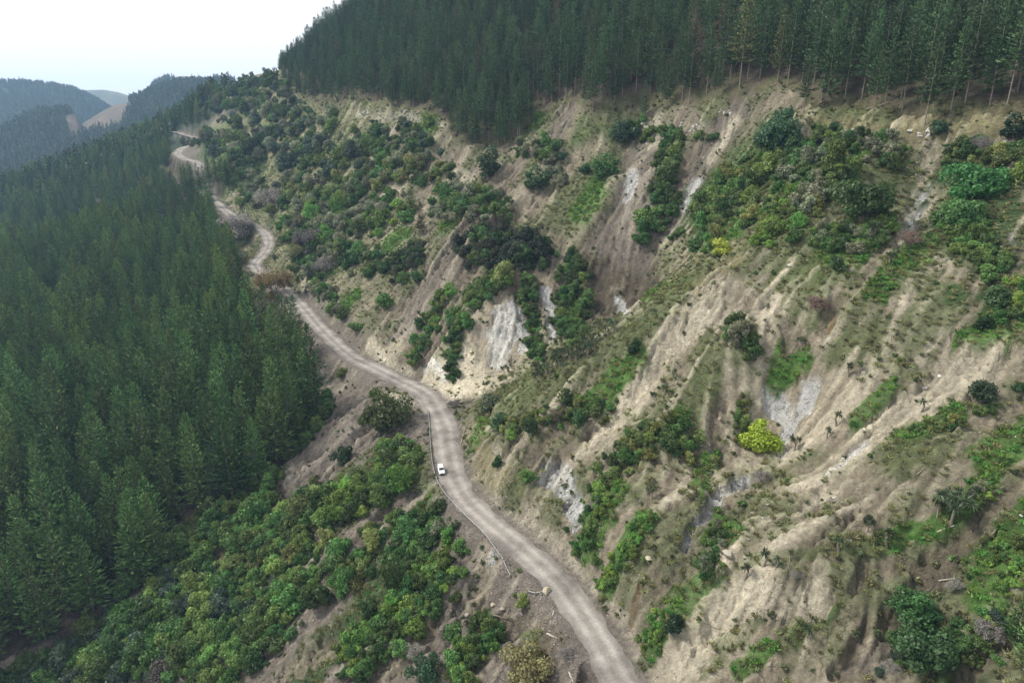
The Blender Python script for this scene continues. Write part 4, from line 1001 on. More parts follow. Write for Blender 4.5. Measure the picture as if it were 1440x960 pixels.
SINGLE = [  # middle u, v, half width, colour, large?, words
    (547, 578, 33, (.055, .085, .030), 1, 'large round grey green tree on bare bank below the road bend', 'tree'),
    (1068, 612, 28, YEL, 1, 'bright yellow rounded tree in front of the grey hollow', 'tree'),
    (1014, 345, 21, (.15, .18, .03), 0, 'yellow green bush on the crest of the first spur', 'shrub'),
    (1213, 278, 40, (.028, .068, .022), 1, 'largest dark green spreading tree on the upper right slope', 'tree'),
    (1093, 190, 33, (.026, .055, .030), 1, 'dark needle leaved bushy tree right of the long slip top', 'tree'),
    (1370, 255, 40, (.040, .090, .026), 1, 'broad green tree at the upper right beside yellow foliage', 'tree'),
    (1354, 300, 30, (.040, .085, .026), 1, 'green spreading tree below the broad one at upper right', 'tree'),
    (1432, 245, 22, (.15, .19, .04), 0, 'yellow green tree at the right picture edge', 'tree'),
    (1287, 848, 32, (.050, .110, .032), 1, 'flat topped feathery green tree at lower right', 'tree'),
    (1300, 905, 42, (.045, .090, .032), 1, 'big tangled green tree lowest on the right', 'tree'),
    (1380, 545, 24, (.028, .045, .022), 0, 'dark round shrub on the grassy rib at right', 'shrub'),
    (947, 872, 20, (.022, .042, .018), 0, 'dark round shrub above the road at the bottom', 'shrub'),
    (743, 935, 34, (.110, .100, .045), 1, 'brownish olive bush below the road at the bottom', 'shrub'),
    (735, 846, 12, (.13, .17, .045), 0, 'small yellow green bush beside the pale roadside boulder', 'shrub'),
    (690, 562, 22, (.085, .095, .055), 0, 'grey green bush at the foot of the first spur', 'shrub'),
    (703, 592, 20, (.030, .050, .022), 0, 'dark bush on the tip of the first spur', 'shrub'),
    (748, 598, 14, (.026, .060, .020), 0, 'dark green bush right of the spur tip', 'shrub'),
    (718, 608, 12, (.060, .130, .030), 0, 'bright green bush nearest the road on the spur tip', 'shrub'),
    (813, 588, 17, (.030, .066, .022), 0, 'dark green bush halfway along the lower spur flank', 'shrub'),
    (797, 560, 14, (.040, .075, .025), 0, 'green bush above the dark one on the spur flank', 'shrub'),
    (543, 420, 18, (.060, .120, .030), 0, 'bright green bush on a clay rib left of the bare chute', 'shrub'),
    (501, 455, 14, (.035, .080, .022), 0, 'green bush just above the road verge at mid slope', 'shrub'),
    (484, 640, 15, (.018, .040, .016), 0, 'dark bush alone on the bare bank left of the road bend', 'shrub'),
    (893, 488, 13, (.022, .052, .020), 0, 'dark bush on top of the first spur above vivid grass', 'shrub'),
    (877, 182, 23, (.028, .055, .028), 0, 'dark bush under the upper rock band in the middle', 'shrub'),
    (687, 232, 21, (.030, .060, .028), 0, 'dark rounded bush below the hanging pine clump', 'shrub'),
    (755, 253, 20, (.035, .070, .028), 0, 'dark green bush between two bare chutes', 'shrub'),
    (853, 235, 20, (.035, .080, .025), 0, 'green bush on the grassy rib of the back wall', 'shrub'),
    (823, 236, 11, (.035, .075, .025), 0, 'small green bush left of the grassy rib', 'shrub'),
    (790, 217, 11, (.035, .075, .030), 0, 'small bush beside the tan chute under the forest', 'shrub'),
    (600, 940, 24, (.022, .050, .022), 0, 'dark shrub at the bottom edge left of the road', 'shrub'),
    (640, 882, 18, (.045, .105, .026), 0, 'green shrub in the bare gully below the debris', 'shrub'),
    (230, 942, 28, (.110, .105, .080), 0, 'greyish leafless looking bush at the bottom left', 'shrub'),
    (620, 737, 18, (.080, .090, .055), 0, 'grey green bush just below the guard rail', 'shrub'),
    (1436, 542, 13, (.030, .065, .024), 0, 'green bush cut by the right edge at mid height', 'shrub'),
    (1253, 893, 13, (.045, .100, .026), 0, 'small green tree left of the tangled tree', 'tree'),
    (1403, 416, 26, (.028, .058, .022), 0, 'dark shrub mass on the right slope above vivid grass', 'shrub'),
    (1380, 454, 14, (.022, .052, .018), 0, 'small dark bush below the shrub mass on the right', 'shrub'),
    (1321, 178, 15, (.028, .058, .026), 0, 'dark bush right of the white outcrop', 'shrub'),
    (1425, 182, 21, (.028, .058, .026), 0, 'dark bush below the pines near the right edge', 'shrub'),
    (1173, 178, 14, (.030, .062, .026), 0, 'dark bush on dry grass below the tall pines', 'shrub'),
    (700, 650, 11, (.045, .095, .028), 0, 'green bush on the cut bank above the car', 'shrub'),
    (741, 668, 13, (.055, .120, .030), 0, 'light green bush left of the white rock face', 'shrub'),
    (797, 742, 8, (.050, .100, .030), 0, 'small bush below the white rock face', 'shrub'),
    (480, 522, 10, (.085, .120, .035), 0, 'light green bush beside the road left of the bend', 'shrub'),
    (1177, 372, 13, (.035, .070, .028), 0, 'dark bush in the vivid grass of the right slope', 'shrub'),
    (1335, 230, 14, (.035, .070, .026), 0, 'dark bush right of the tan chute at upper right', 'shrub'),
    (300, 128, 9, (.030, .055, .035), 0, 'dark bush where the scrubby slope meets the skyline', 'shrub'),
]
for u, v, r_, c, b_, lab, cat in SINGLE:
    bush(u, v, r_, c, lab, None, cat, 'tree' if cat == 'tree' else 'shrub', big=bool(b_), hs=.82 if 'yellow rounded' in lab else 1.0, pidx=2 if 'yellow rounded' in lab else None)

# belts of shrubs: polyline in the photograph, half width, bush size, how many tries, colours, words
BELTS = [
    ([(804, 362), (806, 400), (806, 440), (803, 470)], 15, (8, 14), 70, (DARK, DARK, MID), 'dark shrub in the narrow strip down the middle of the back wall'),
    ([(742, 388), (746, 430), (752, 470), (754, 500)], 9, (6, 11), 40, (DARK, MID), 'dark shrub in the thin strip left of the middle strip'),
    ([(700, 388), (680, 405), (660, 420)], 15, (9, 15), 30, (DARK, MID, OLI), 'shrub in the clump above the grey clay face'),
    ([(648, 440), (640, 480), (636, 530)], 9, (6, 12), 34, (DARK, MID), 'shrub in the strip left of the grey clay face'),
    ([(626, 405), (605, 455), (585, 495), (576, 516)], 8, (6, 11), 34, (DARK, BRI, MID), 'shrub along the thin rib running down to the road'),
    ([(652, 345), (700, 345), (765, 350)], 24, (9, 15), 60, ((.045, .06, .038), (.055, .065, .04), DARK), 'grey green shrub in the dense thicket on the back wall'),
    ([(590, 340), (572, 370), (556, 390)], 14, (9, 14), 26, (DARK, (.05, .065, .035)), 'dark shrub on the rib left of the broad bare chute'),
    ([(952, 195), (938, 230), (934, 265), (922, 300), (908, 328)], 14, (9, 15), 50, (DARK, MID, DARK), 'dark shrub in the strip left of the long slip'),
    ([(1020, 250), (1060, 240), (1000, 295), (980, 330)], 24, (9, 17), 60, (MID, MID, DARK, OLI), 'green shrub on the rib right of the long slip'),
    ([(1090, 225), (1130, 230), (1180, 230), (1150, 260)], 26, (10, 19), 50, (DARK, MID, SAGE), 'shrub in the mixed thicket below the dark bushy tree'),
    ([(1090, 270), (1120, 300), (1060, 310)], 22, (8, 14), 40, (MID, OLI, BRI), 'green shrub on the upper crest of the first spur'),
    ([(1150, 330), (1190, 335), (1230, 320)], 16, (8, 14), 24, (DARK, MID, SAGE), 'shrub below the largest dark tree'),
    ([(1330, 330), (1380, 330), (1400, 370)], 20, (10, 16), 26, (DARK, MID), 'shrub below the broad green trees at right'),
    ([(1030, 450), (1045, 475), (1060, 495)], 14, (8, 14), 20, (DARK, SAGE, MID), 'shrub in the clump above the yellow tree'),
    ([(1048, 560), (1042, 590), (1045, 615)], 8, (6, 10), 16, (MID, OLI), 'small shrub left of the yellow tree'),
    ([(900, 610), (880, 640), (930, 600), (975, 630)], 18, (7, 13), 40, (DARK, MID, OLI), 'shrub on the rib above the white rock face'),
    ([(849, 665), (838, 700), (822, 745), (815, 775)], 10, (7, 13), 36, (MID, BRI, DARK), 'shrub in the strip right of the white rock face'),
    ([(905, 720), (890, 760), (860, 800), (848, 822)], 11, (6, 11), 34, (MID, BRI), 'shrub in the second green strip above the road'),
    ([(935, 860), (915, 890), (905, 915)], 12, (6, 11), 14, (MID, BRI), 'shrub beside the dark round one above the road'),
    ([(1010, 742), (990, 790), (1005, 800)], 12, (7, 12), 14, (DARK, MID, SAGE), 'shrub among the palm like trees on the middle ledge'),
    ([(1345, 905), (1370, 925), (1400, 870), (1250, 930)], 22, (9, 15), 34, (MID, DARK, BLUE), 'shrub around the tangled tree at lower right'),
    ([(1400, 760), (1440, 790), (1410, 830)], 16, (8, 14), 18, (BRI, MID), 'bright green shrub on the grassy patch at the right edge'),
    ([(720, 590), (770, 585), (850, 570)], 14, (7, 12), 22, (MID, DARK, OLI), 'shrub on the lower flank of the first spur'),
    # below the road
    ([(573, 628), (560, 655), (520, 690), (470, 715)], 20, (12, 19), 60, (MID, MID, DARK, BRI), 'green shrub at the top of the dense band below the road'),
    ([(470, 700), (430, 730), (380, 770), (340, 800)], 30, (12, 20), 90, (MID, DARK, MID, OLI), 'green shrub in the middle of the dense band on the left bank'),
    ([(320, 800), (270, 850), (200, 900), (130, 950)], 46, (14, 23), 130, (MID, DARK, MID, BLUE), 'green shrub in the wide lower part of the dense band'),
    ([(440, 790), (400, 830), (330, 900), (280, 950)], 34, (13, 21), 90, (MID, DARK, MID), 'green shrub in the band right of the wide one at bottom left'),
    ([(605, 722), (585, 760), (565, 790)], 22, (12, 19), 36, (DARK, DARK, MID), 'dark shrub below the guard rail around the conifer'),
    ([(628, 790), (600, 830), (560, 870), (500, 930)], 26, (12, 18), 90, (MID, BRI, DARK), 'green shrub in the diagonal band below the conifer'),
    ([(530, 740), (510, 780), (480, 820)], 16, (9, 14), 34, (OLI, MID, DARK), 'shrub on the rib between the two bands'),
    ([(692, 872), (670, 905), (645, 940)], 17, (9, 14), 34, (MID, DARK, BRI), 'green shrub in the short band nearest the debris slope'),
    ([(380, 660), (345, 705), (300, 740), (250, 770)], 18, (10, 16), 60, (DARK, DARK, MID), 'dark shrub at the foot of the plantation'),
    ([(240, 800), (190, 850), (120, 905), (40, 940), (0, 955)], 16, (11, 18), 80, (DARK, BLUE, DARK), 'dark shrub along the gully under the plantation'),
    ([(460, 560), (440, 600), (410, 640)], 9, (8, 12), 20, (DARK, MID), 'shrub on the edge of the plantation above the bare bank'),
    # far scrubby half of the slope
    ([(300, 150), (340, 140), (400, 150), (430, 165)], 24, (6, 11), 90, (DARK, BLUE, SAGE, DARK), 'dark shrub on the far scrubby slope below the skyline'),
    ([(320, 200), (380, 190), (450, 180)], 28, (7, 12), 100, (DARK, MID, SAGE, BLUE), 'shrub on the far scrubby slope above the hairpins'),
    ([(400, 230), (470, 215), (530, 195), (600, 200)], 26, (8, 13), 100, (DARK, MID, SAGE, BLUE), 'shrub on the scrubby slope below the left rock band'),
    ([(400, 280), (470, 260), (540, 240), (620, 240)], 26, (8, 14), 100, (DARK, MID, SAGE, OLI), 'shrub on the middle of the scrubby slope'),
    ([(390, 320), (440, 310), (500, 300), (560, 290)], 24, (8, 14), 90, (DARK, MID, SAGE, BRI), 'shrub on the lower scrubby slope above the road curve'),
    ([(430, 365), (480, 345), (530, 360)], 22, (8, 14), 60, (DARK, MID, SAGE), 'shrub on the scrubby slope near the amber tree'),
    ([(620, 275), (650, 290), (705, 292)], 18, (9, 14), 30, (DARK, MID, SAGE), 'shrub around the upper end of the broad bare chute'),
    ([(330, 225), (350, 250), (360, 275)], 16, (6, 10), 40, (DARK, MID, SAGE), 'shrub on the bank between the hairpins and the far curve'),
    ([(262, 196), (295, 186), (310, 205)], 10, (5, 8), 24, (DARK, SAGE), 'small shrub beside the hairpin bends'),
    ([(335, 122), (360, 114), (388, 112), (400, 125)], 8, (6, 10), 40, (DARK, DARK, BLUE), 'dark shrub on the knoll where the upper forest meets the sky'),
    ([(1150, 190), (1210, 200), (1260, 200), (1250, 225)], 14, (8, 14), 26, (DARK, MID, SAGE), 'shrub on the slope between the white outcrops and the largest dark tree'),
    ([(1335, 205), (1380, 215), (1440, 215)], 12, (9, 15), 20, (DARK, MID, OLI), 'shrub just below the right end of the rock band'),
    ([(1250, 300), (1240, 330), (1215, 345)], 10, (7, 12), 12, (MID, DARK), 'shrub left of the tan chute at upper right'),
    ([(1400, 440), (1440, 430), (1430, 400)], 14, (8, 14), 16, (DARK, MID, BRI), 'shrub beside the vivid grass at the right edge'),
    ([(900, 170), (870, 195), (940, 185), (1010, 195)], 9, (6, 11), 14, (DARK, MID), 'shrub along the rock band above the back wall'),
    ([(720, 215), (760, 205), (790, 250)], 10, (7, 12), 14, (DARK, MID, SAGE), 'shrub on the slope right of the hanging pine clump'),
    ([(1340, 590), (1300, 605), (1400, 570)], 8, (6, 10), 14, (MID, OLI, DARK), 'small shrub on the grassy rib at right'),
    ([(1380, 660), (1400, 690), (1340, 720)], 9, (7, 11), 14, (MID, BRI, SAGE), 'shrub on the vivid ledge near the right edge'),
    ([(440, 400), (480, 440)], 10, (6, 10), 18, (MID, SAGE), 'small shrub beside the straight stretch of road'),
]
CAND = []
for pl, wd, (ra_, rb_), tries, cols, lab in BELTS:
    L = np.r_[0, np.cumsum([math.hypot(b[0] - a[0], b[1] - a[1]) for a, b in zip(pl[:-1], pl[1:])])]
    for k in range(int(tries * (1.7 if 'scrubby slope' in lab else 3.4))):
        s = rnd.uniform(0, L[-1])
        u = np.interp(s, L, [p[0] for p in pl]) + rnd.gauss(0, wd * .62); v = np.interp(s, L, [p[1] for p in pl]) + rnd.gauss(0, wd * .52)
        r_ = rnd.uniform(ra_, rb_) * rnd.choice((.5, .7, .9, 1, 1.25))
        p = hit(u, v + r_ * .62)
        if p is None: continue
        r = r_ / F * depth_of(p)
        if not free(p, r, .30): continue
        PLANTS.append((p.x, p.y, r))
        CAND.append([r_, p, r, rnd.choice(cols), lab, u, v])
CAND.sort(key=lambda q: -q[0])
own = CAND[:SHMAX - nshrub]
byl = {}
for q in own: byl.setdefault(q[4], []).append(q)
WORD = {DARK: 'dark green', MID: 'mid green', BRI: 'bright green', OLI: 'olive', SAGE: 'grey green', BLUE: 'blue green'}
for lab, qs in byl.items():
    place = lab[lab.index('shrub') + 6:]
    ext = {id(min(qs, key=lambda q: q[6])): 'topmost', id(max(qs, key=lambda q: q[6])): 'lowest', id(max(qs, key=lambda q: q[0])): 'largest'}
    for q in qs:
        r_, p, r, col, _, u, v = q
        f, s = SHRUB[rnd.randrange(len(SHRUB))]
        e = link('shrub', None, loc=(p.x, p.y, p.z - .12 * r), rz=rnd.uniform(0, 6.28), scale=(r * rnd.uniform(.95, 1.15), r * rnd.uniform(.95, 1.15), r * rnd.uniform(.85, 1.2)))
        e.empty_display_size = .3
        link('stem', s, e); link('foliage', f, e, color=np.array(col) * rnd.uniform(.85, 1.2))
        wd_ = WORD.get(col, 'greyish')
        tag(e, (ext[id(q)] + ' ' if id(q) in ext else '') + wd_ + ' shrub ' + place, 'shrub', None if id(q) in ext else wd_ + ' shrubs ' + place)
for q in CAND[SHMAX - nshrub:]:
    mass.append((q[1].x, q[1].y, q[1].z - .1 * q[2], q[2], tuple(q[3])))
print('shrubs', nshrub, 'mass', len(mass))

# palm-like trees on the ledges
for u, v, r_, k, lab in [(1193, 515, 9, 0, 'left one of two small palm like trees on the bare mid slope'), (1208, 513, 8, 0, 'right one of two small palm like trees on the bare mid slope'), (1177, 583, 9, 0, 'single palm like tree right of the grey hollow'),
                         (1127, 477, 9, 1, 'palm like tree above the grey hollow'), (1250, 357, 9, 1, 'palm like tree beside the vivid diagonal grass strip'), (1163, 601, 9, 3, 'palm like tree near the dead brush right of the yellow tree'),
                         (1117, 615, 11, 1, 'palm like tree standing beside the yellow tree'), (1295, 565, 8, 0, 'small palm like tree on the grassy rib left of the dark round shrub'),
                         (1337, 692, 26, 4, 'big many headed palm like cluster on the right ledge'), (1318, 700, 16, 2, 'smaller palm like tree left of the big many headed cluster'), (1220, 725, 13, 2, 'palm like tree with three heads left of the tall one'), (1247, 748, 12, 0, 'tall palm like tree with long trunk on the vivid ledge'),
                         (1180, 760, 9, 0, 'solitary palm like tree left of the vivid ledge'), (1073, 776, 11, 0, 'tallest of the palm like trees in the row on the middle ledge'), (1091, 784, 8, 0, 'second from right in the row of palm like trees on the middle ledge'), (1111, 776, 8, 0, 'rightmost of the row of palm like trees on the middle ledge'),
                         (1047, 796, 10, 0, 'second from left in the row of palm like trees on the middle ledge'), (990, 792, 13, 1, 'leftmost palm like tree on the middle ledge'), (1008, 797, 11, 3, 'palm like tree just right of the leftmost one on the ledge'), (1227, 314, 14, 2, 'pale palm like tree at the foot of the largest dark tree'),
                         (934, 545, 6, 0, 'thin palm like tree on the pale spur flank'), (948, 522, 6, 0, 'upper thin palm like tree on the pale spur flank'), (865, 628, 7, 0, 'palm like tree above the white rock face'), (917, 682, 11, 2, 'palm like tree at the head of the second green strip'), (1135, 880, 9, 3, 'palm like tree in the low grass patch at the bottom right')]:
    p = hit(u, v + r_ * 1.7)
    if p is None: continue
    s = r_ / F * depth_of(p) / (1.0 if k in (0,) else (1.5 if k in (1, 3) else 2.0))
    e = link('cabbage_tree', None, loc=p, rz=rnd.uniform(0, 6), scale=s * .95); e.empty_display_size = .3
    link('trunk', CAB[k][1], e); link('leaves', CAB[k][0], e, color=np.array((.062, .088, .042)) * rnd.uniform(.8, 1.2))
    tag(e, lab, 'palm')
for k in range(70):
    s = rnd.random(); u = 752 + 100 * s + rnd.gauss(0, 10); v = 528 - 58 * s + rnd.gauss(0, 9)
    p = hit(u, v)
    if p is None or not free(p, .8, .8): continue
    PLANTS.append((p.x, p.y, .8)); j = rnd.choice((0, 0, 1, 3))
    e = link('cabbage_tree', None, loc=p, rz=rnd.uniform(0, 6), scale=rnd.uniform(.9, 1.5)); e.empty_display_size = .3
    link('trunk', CAB[j][1], e); link('leaves', CAB[j][0], e, color=np.array((.075, .098, .05)) * rnd.uniform(.8, 1.2))
    tag(e, 'small palm like tree in the grove at the foot of the back wall', 'palm', 'palm like trees at the foot of the back wall')

# leafless and thin-leaved trees
def bare_tree(u, v, rpx, kind, col, label, lcol=None, name='bare_tree', hs=1.0):
    p = hit(u, v + rpx * .7)
    if p is None: return
    r = rpx / F * depth_of(p)
    pr = (AMB if lcol is not None else BARE)[kind]
    e = link(name, None, loc=(p.x, p.y, p.z - .05), rz=rnd.uniform(0, 6.28), scale=(r / 1.05, r / 1.05, r / 1.05 * hs)); e.empty_display_size = .3
    link('limbs', pr[0], e, color=col); link('twigs', pr[1], e, color=col)
    if lcol is not None: link('fine_twigs' if name == 'bare_tree' else 'foliage', pr[2], e, color=lcol)
    tag(e, label, 'tree'); PLANTS.append((p.x, p.y, r))
GT = (.24, .215, .20)
bare_tree(388, 396, 27, 1, (.22, .19, .13), 'amber thin leaved tree standing over the road', (.27, .245, .085), 'amber_tree', 1.0)
for u, v, r_, k, lab in [(325, 362, 20, 0, 'pale grey bare tree at the plantation edge below the far curve'), (334, 318, 28, 1, 'grey bare tree left of the far road curve'), (378, 277, 21, 0, 'grey bare tree on the slope above the far road curve'),
                         (437, 335, 22, 1, 'wide grey bare tree on the slope right of the far curve'), (455, 372, 18, 0, 'grey bare tree above the straight stretch of road'), (327, 160, 10, 0, 'small grey bare tree on the far scrubby slope'),
                         (783, 581, 13, 1, 'grey brown bare bush on the lower spur'), (1380, 203, 18, 0, 'grey bare shrub below the right rock band'), (1120, 806, 10, 0, 'round grey dead bush on the middle ledge'), (1343, 820, 12, 1, 'round grey dead bush above the flat topped tree'),
                         (1070, 667, 13, 0, 'grey bare bush at the head of the pale wash'), (583, 915, 16, 1, 'grey bare shrub in the bare gully at the bottom'), (1387, 880, 18, 1, 'tangle of dead brush right of the tangled tree'), (1277, 335, 18, 0, 'heap of brown dead brush above the vivid strip'),
                         (1147, 425, 16, 1, 'brown dead bush in the middle of the right slope'), (1253, 935, 14, 0, 'low grey dead bush at the bottom right'), (795, 915, 14, 0, 'dead brush on the debris below the road'), (640, 566, 9, 1, 'dead brush beside the road bend')]:
    bare_tree(u, v, r_, k, np.array(GT) * rnd.uniform(.75, 1.1) * (np.array((1, .8, .7)) if 'brown' in lab else 1), lab, (.24, .225, .20) if 'brown' not in lab else (.17, .13, .10))
for u, v, r_, lab, lc in [(385, 418, 13, 'orange thin leaved bush under the amber tree', (.20, .13, .03)), (420, 352, 15, 'yellow green thin bush right of the far curve', (.15, .18, .07)), (350, 320, 12, 'grey leaved bush at the end of the far curve', (.13, .13, .11))]:
    bare_tree(u, v, r_, 0, (.2, .17, .13), lab, lc, 'thin_shrub')

# the rest of the scrub, grass and rubble
if mass:
    for cc in sorted(set(m_[4] for m_ in mass)):
        q = np.array([m_[:4] for m_ in mass if m_[4] == cc])
        scatter('scrub', 'further small shrubs of one leaf colour spread over the slopes', 'scrub', [s[0] for s in SHRUB], q[:, :3], q[:, 3], cc)
dens = area
def sample(weight, per_m2):
    c_ = R.poisson(np.clip(weight * area * per_m2, 0, 50)); i_, j_ = np.nonzero(c_); rp = c_[i_, j_]; i_, j_ = np.repeat(i_, rp), np.repeat(j_, rp)
    dl = np.r_[np.diff(lrs), .018][i_]
    r_, a_ = np.exp(lrs[i_] + R.uniform(-.5, .5, len(i_)) * dl), azs[j_] + R.uniform(-.5, .5, len(i_)) * (azs[1] - azs[0])
    x_, y_ = r_ * np.sin(a_), r_ * np.cos(a_)
    return np.stack([x_, y_, ground(x_, y_)], 1), i_, j_
visible = (GU > -30) & (GU < 1470) & (GV < 990) & (GV > 60) & (RR < 700) & (droad > 5.6)
LUM = ALB[..., 1] / (ALB[..., 0] + .01)
gr = visible * green * (1 - forest)
viv = smooth(1.25, 1.9, LUM)
pt, i_, j_ = sample(gr * viv, .9)
scatter('grass', 'vivid green grass and fern patches on the slopes', 'grass', TUFT, pt, R.uniform(.7, 1.5, len(pt)), (.110, .225, .045), tilt=.2); print('grass', len(pt))
pt, i_, j_ = sample(gr * (1 - viv), .6)
scatter('dry_grass', 'dull green and straw coloured grass on the slopes', 'grass', TUFT, pt, R.uniform(.6, 1.3, len(pt)), (.19, .20, .085), tilt=.2); print('dry', len(pt))
pt, i_, j_ = sample(gr * (.3 + .7 * viv) * smooth(-.1, .4, N1), .16)
scatter('ground_cover', 'low leafy ground cover on the green patches', 'ground cover', FERN, pt - np.array([0, 0, .1]), R.uniform(.5, 1.25, len(pt)), (.085, .160, .042)); print('fern', len(pt))
pt, i_, j_ = sample(visible * (1 - forest) * (1 - green) * smooth(-.3, .4, N1 + .5 * N2), .09)
scatter('sage_scrub', 'sparse grey green scrub dotted over the bare clay', 'scrub', FERN, pt - np.array([0, 0, .1]), R.uniform(.35, 1.1, len(pt)) ** 1.4, (.125, .15, .07)); print('sage', len(pt))
pt, i_, j_ = sample(topedge * (GU > -20) * (GU < 1460) * (GV > 60), .10)
scatter('forest_edge_brush', 'brown green brush and bracken under the first row of upper pines', 'ground cover', FERN, pt, R.uniform(.5, 1.5, len(pt)), (.11, .12, .05))
pt, i_, j_ = sample(visible * forest * (GV > 600) * 1.0, .02)
scatter('undergrowth', 'dark undergrowth on the plantation floor', 'ground cover', FERN, pt, R.uniform(.8, 1.8, len(pt)), (.03, .055, .022))

# ------------------------------------------------------------------ rubble and stones
dn = smooth(14, 6.5, droad) * (droad > 4.6)
bar = np.clip(bare + below * .7, 0, 1) * (1 - green)
pt, i_, j_ = sample(visible * (1 - forest) * (.25 + .75 * bar) * smooth(-.35, .35, N2 + .6 * N1), .22)
scatter('rubble', 'small clay clods and stones strewn over the bare slopes', 'rubble', PEB, pt, R.uniform(.12, .38, len(pt)) * (1 + 1.2 * (R.random(len(pt)) < .04)), (.26, .22, .17), tilt=.6)
pt, i_, j_ = sample(grey_face * visible, .9)
scatter('grey_scree', 'broken grey mudstone chips on the pale rock faces', 'rubble', PEB, pt, R.uniform(.1, .5, len(pt)), (.40, .40, .385), tilt=.7)
pt, i_, j_ = sample((RR < 420) * dn * (GU > 380) * (GV < 980) * smooth(-.5, .3, N2), .9)
scatter('roadside_rubble', 'grey rubble and gravel heaped along both road edges', 'rubble', PEB, pt, R.uniform(.12, .42, len(pt)), (.20, .18, .165), tilt=.6)
deb = np.clip(mask([(640, 560), (650, 600), (655, 625)], 14) + mask([(700, 800), (740, 830), (800, 900), (790, 940)], 34) + mask([(560, 590), (590, 600)], 18), 0, 1) * (droad > 4.8)
pt, i_, j_ = sample(deb * visible, 1.0)
scatter('slip_debris', 'broken rock and splintered wood spilled beside the road', 'debris', PEB, pt, R.uniform(.12, .55, len(pt)), (.19, .165, .15), tilt=.7)
BOULDERS = [(768, 829, 7.5, (.46, .40, .29), 'big pale boulder at the edge of the road'), (694, 848, 5, (.40, .36, .28), 'pale rock in the debris below the road'), (706, 855, 4, (.38, .34, .27), 'smaller pale rock right of the one in the debris'),
            (1173, 700, 7, (.50, .47, .40), 'white boulder on the lower bare slope at right'), (1023, 777, 9, (.42, .38, .31), 'pale rounded boulder in the wash left of the ledge'), (1080, 709, 3, (.42, .40, .35), 'small pale stone left of the white boulder'), (1073, 728, 3, (.40, .38, .33), 'small pale stone in the wash below the yellow tree'),
            (1052, 756, 4, (.40, .37, .31), 'pale stone at the end of the wash'), (1110, 373, 4, (.55, .54, .50), 'white stone on bare clay high on the first spur'), (1322, 528, 4, (.55, .52, .46), 'cream stone on the bare right slope'), (985, 625, 4, (.5, .47, .4), 'pale stone left of the yellow tree'),
            (1302, 545, 5, (.33, .31, .28), 'grey ledge rock left of the cream stone'), (595, 635, 4, (.42, .38, .30), 'pale stone left of the guard rail near the car'), (1435, 723, 4, (.55, .53, .49), 'white stone at the right picture edge'),
            (657, 862, 4, (.33, .30, .25), 'brown rock in the gully below the debris'), (913, 783, 6, (.44, .39, .29), 'pale block above the second green strip'), (1047, 783, 4, (.45, .42, .36), 'flat pale stone on the middle ledge')]
for i, (u, v, r_, c, lab) in enumerate(BOULDERS):
    p = hit(u, v + r_ * .5)
    r = r_ / F * depth_of(p)
    tag(link('boulder', ROCK[i % 6], loc=(p.x, p.y, p.z + r * .3), rz=rnd.uniform(0, 6), scale=(r * rnd.uniform(1.0, 1.35), r * rnd.uniform(.8, 1.0), r * rnd.uniform(.8, 1.1)), color=np.array(c) * .72), lab, 'boulder')
# outcrops of the rock band: stacked broken blocks
OUTC = [(1290, 190, 17, 'large white outcrop below the pines at right'), (1193, 186, 9, 'small white outcrop on the dry grass'), (1223, 195, 7, 'smallest white outcrop right of the small one'), (970, 180, 12, 'white rock outcrop left of the long slip top'),
        (1407, 202, 10, 'pale ledge outcrop near the right edge'), (580, 162, 14, 'grey rock face under the forest at left'), (515, 158, 11, 'low grey rock band at the far left of the forest edge'), (915, 176, 12, 'pale outcrop above the middle of the back wall'), (1020, 158, 9, 'broken pale rock at the head of the long slip'), (545, 160, 9, 'short grey rock ledge between the two left ones'), (293, 272, 5, 'white rock bank above the far road')]
for i, (u, v, r_, lab) in enumerate(OUTC):
    p = hit(u, v + r_ * .4); r = r_ / F * depth_of(p)
    e = link('rock_outcrop', None, loc=p); e.empty_display_size = .3; tag(e, lab, 'rock outcrop')
    for k in range(9):
        q = hit(u + rnd.uniform(-1.1, 1.1) * r_, v + rnd.uniform(-.35, .45) * r_)
        if q is None or (q - p).length > 4 * r: continue
        b = link('block', ROCK[rnd.randrange(6)], e, color=np.array((.36, .34, .30) if 'white' in lab or 'pale' in lab else (.25, .235, .205)) * rnd.uniform(.75, 1.1))
        b.location = q - p + Vector((0, .25 * r, 0)); b.scale = (r * rnd.uniform(.22, .42), r * rnd.uniform(.25, .4), r * rnd.uniform(.25, .6)); b.rotation_euler = (rnd.uniform(-.3, .3), rnd.uniform(-.3, .3), rnd.uniform(0, 6))

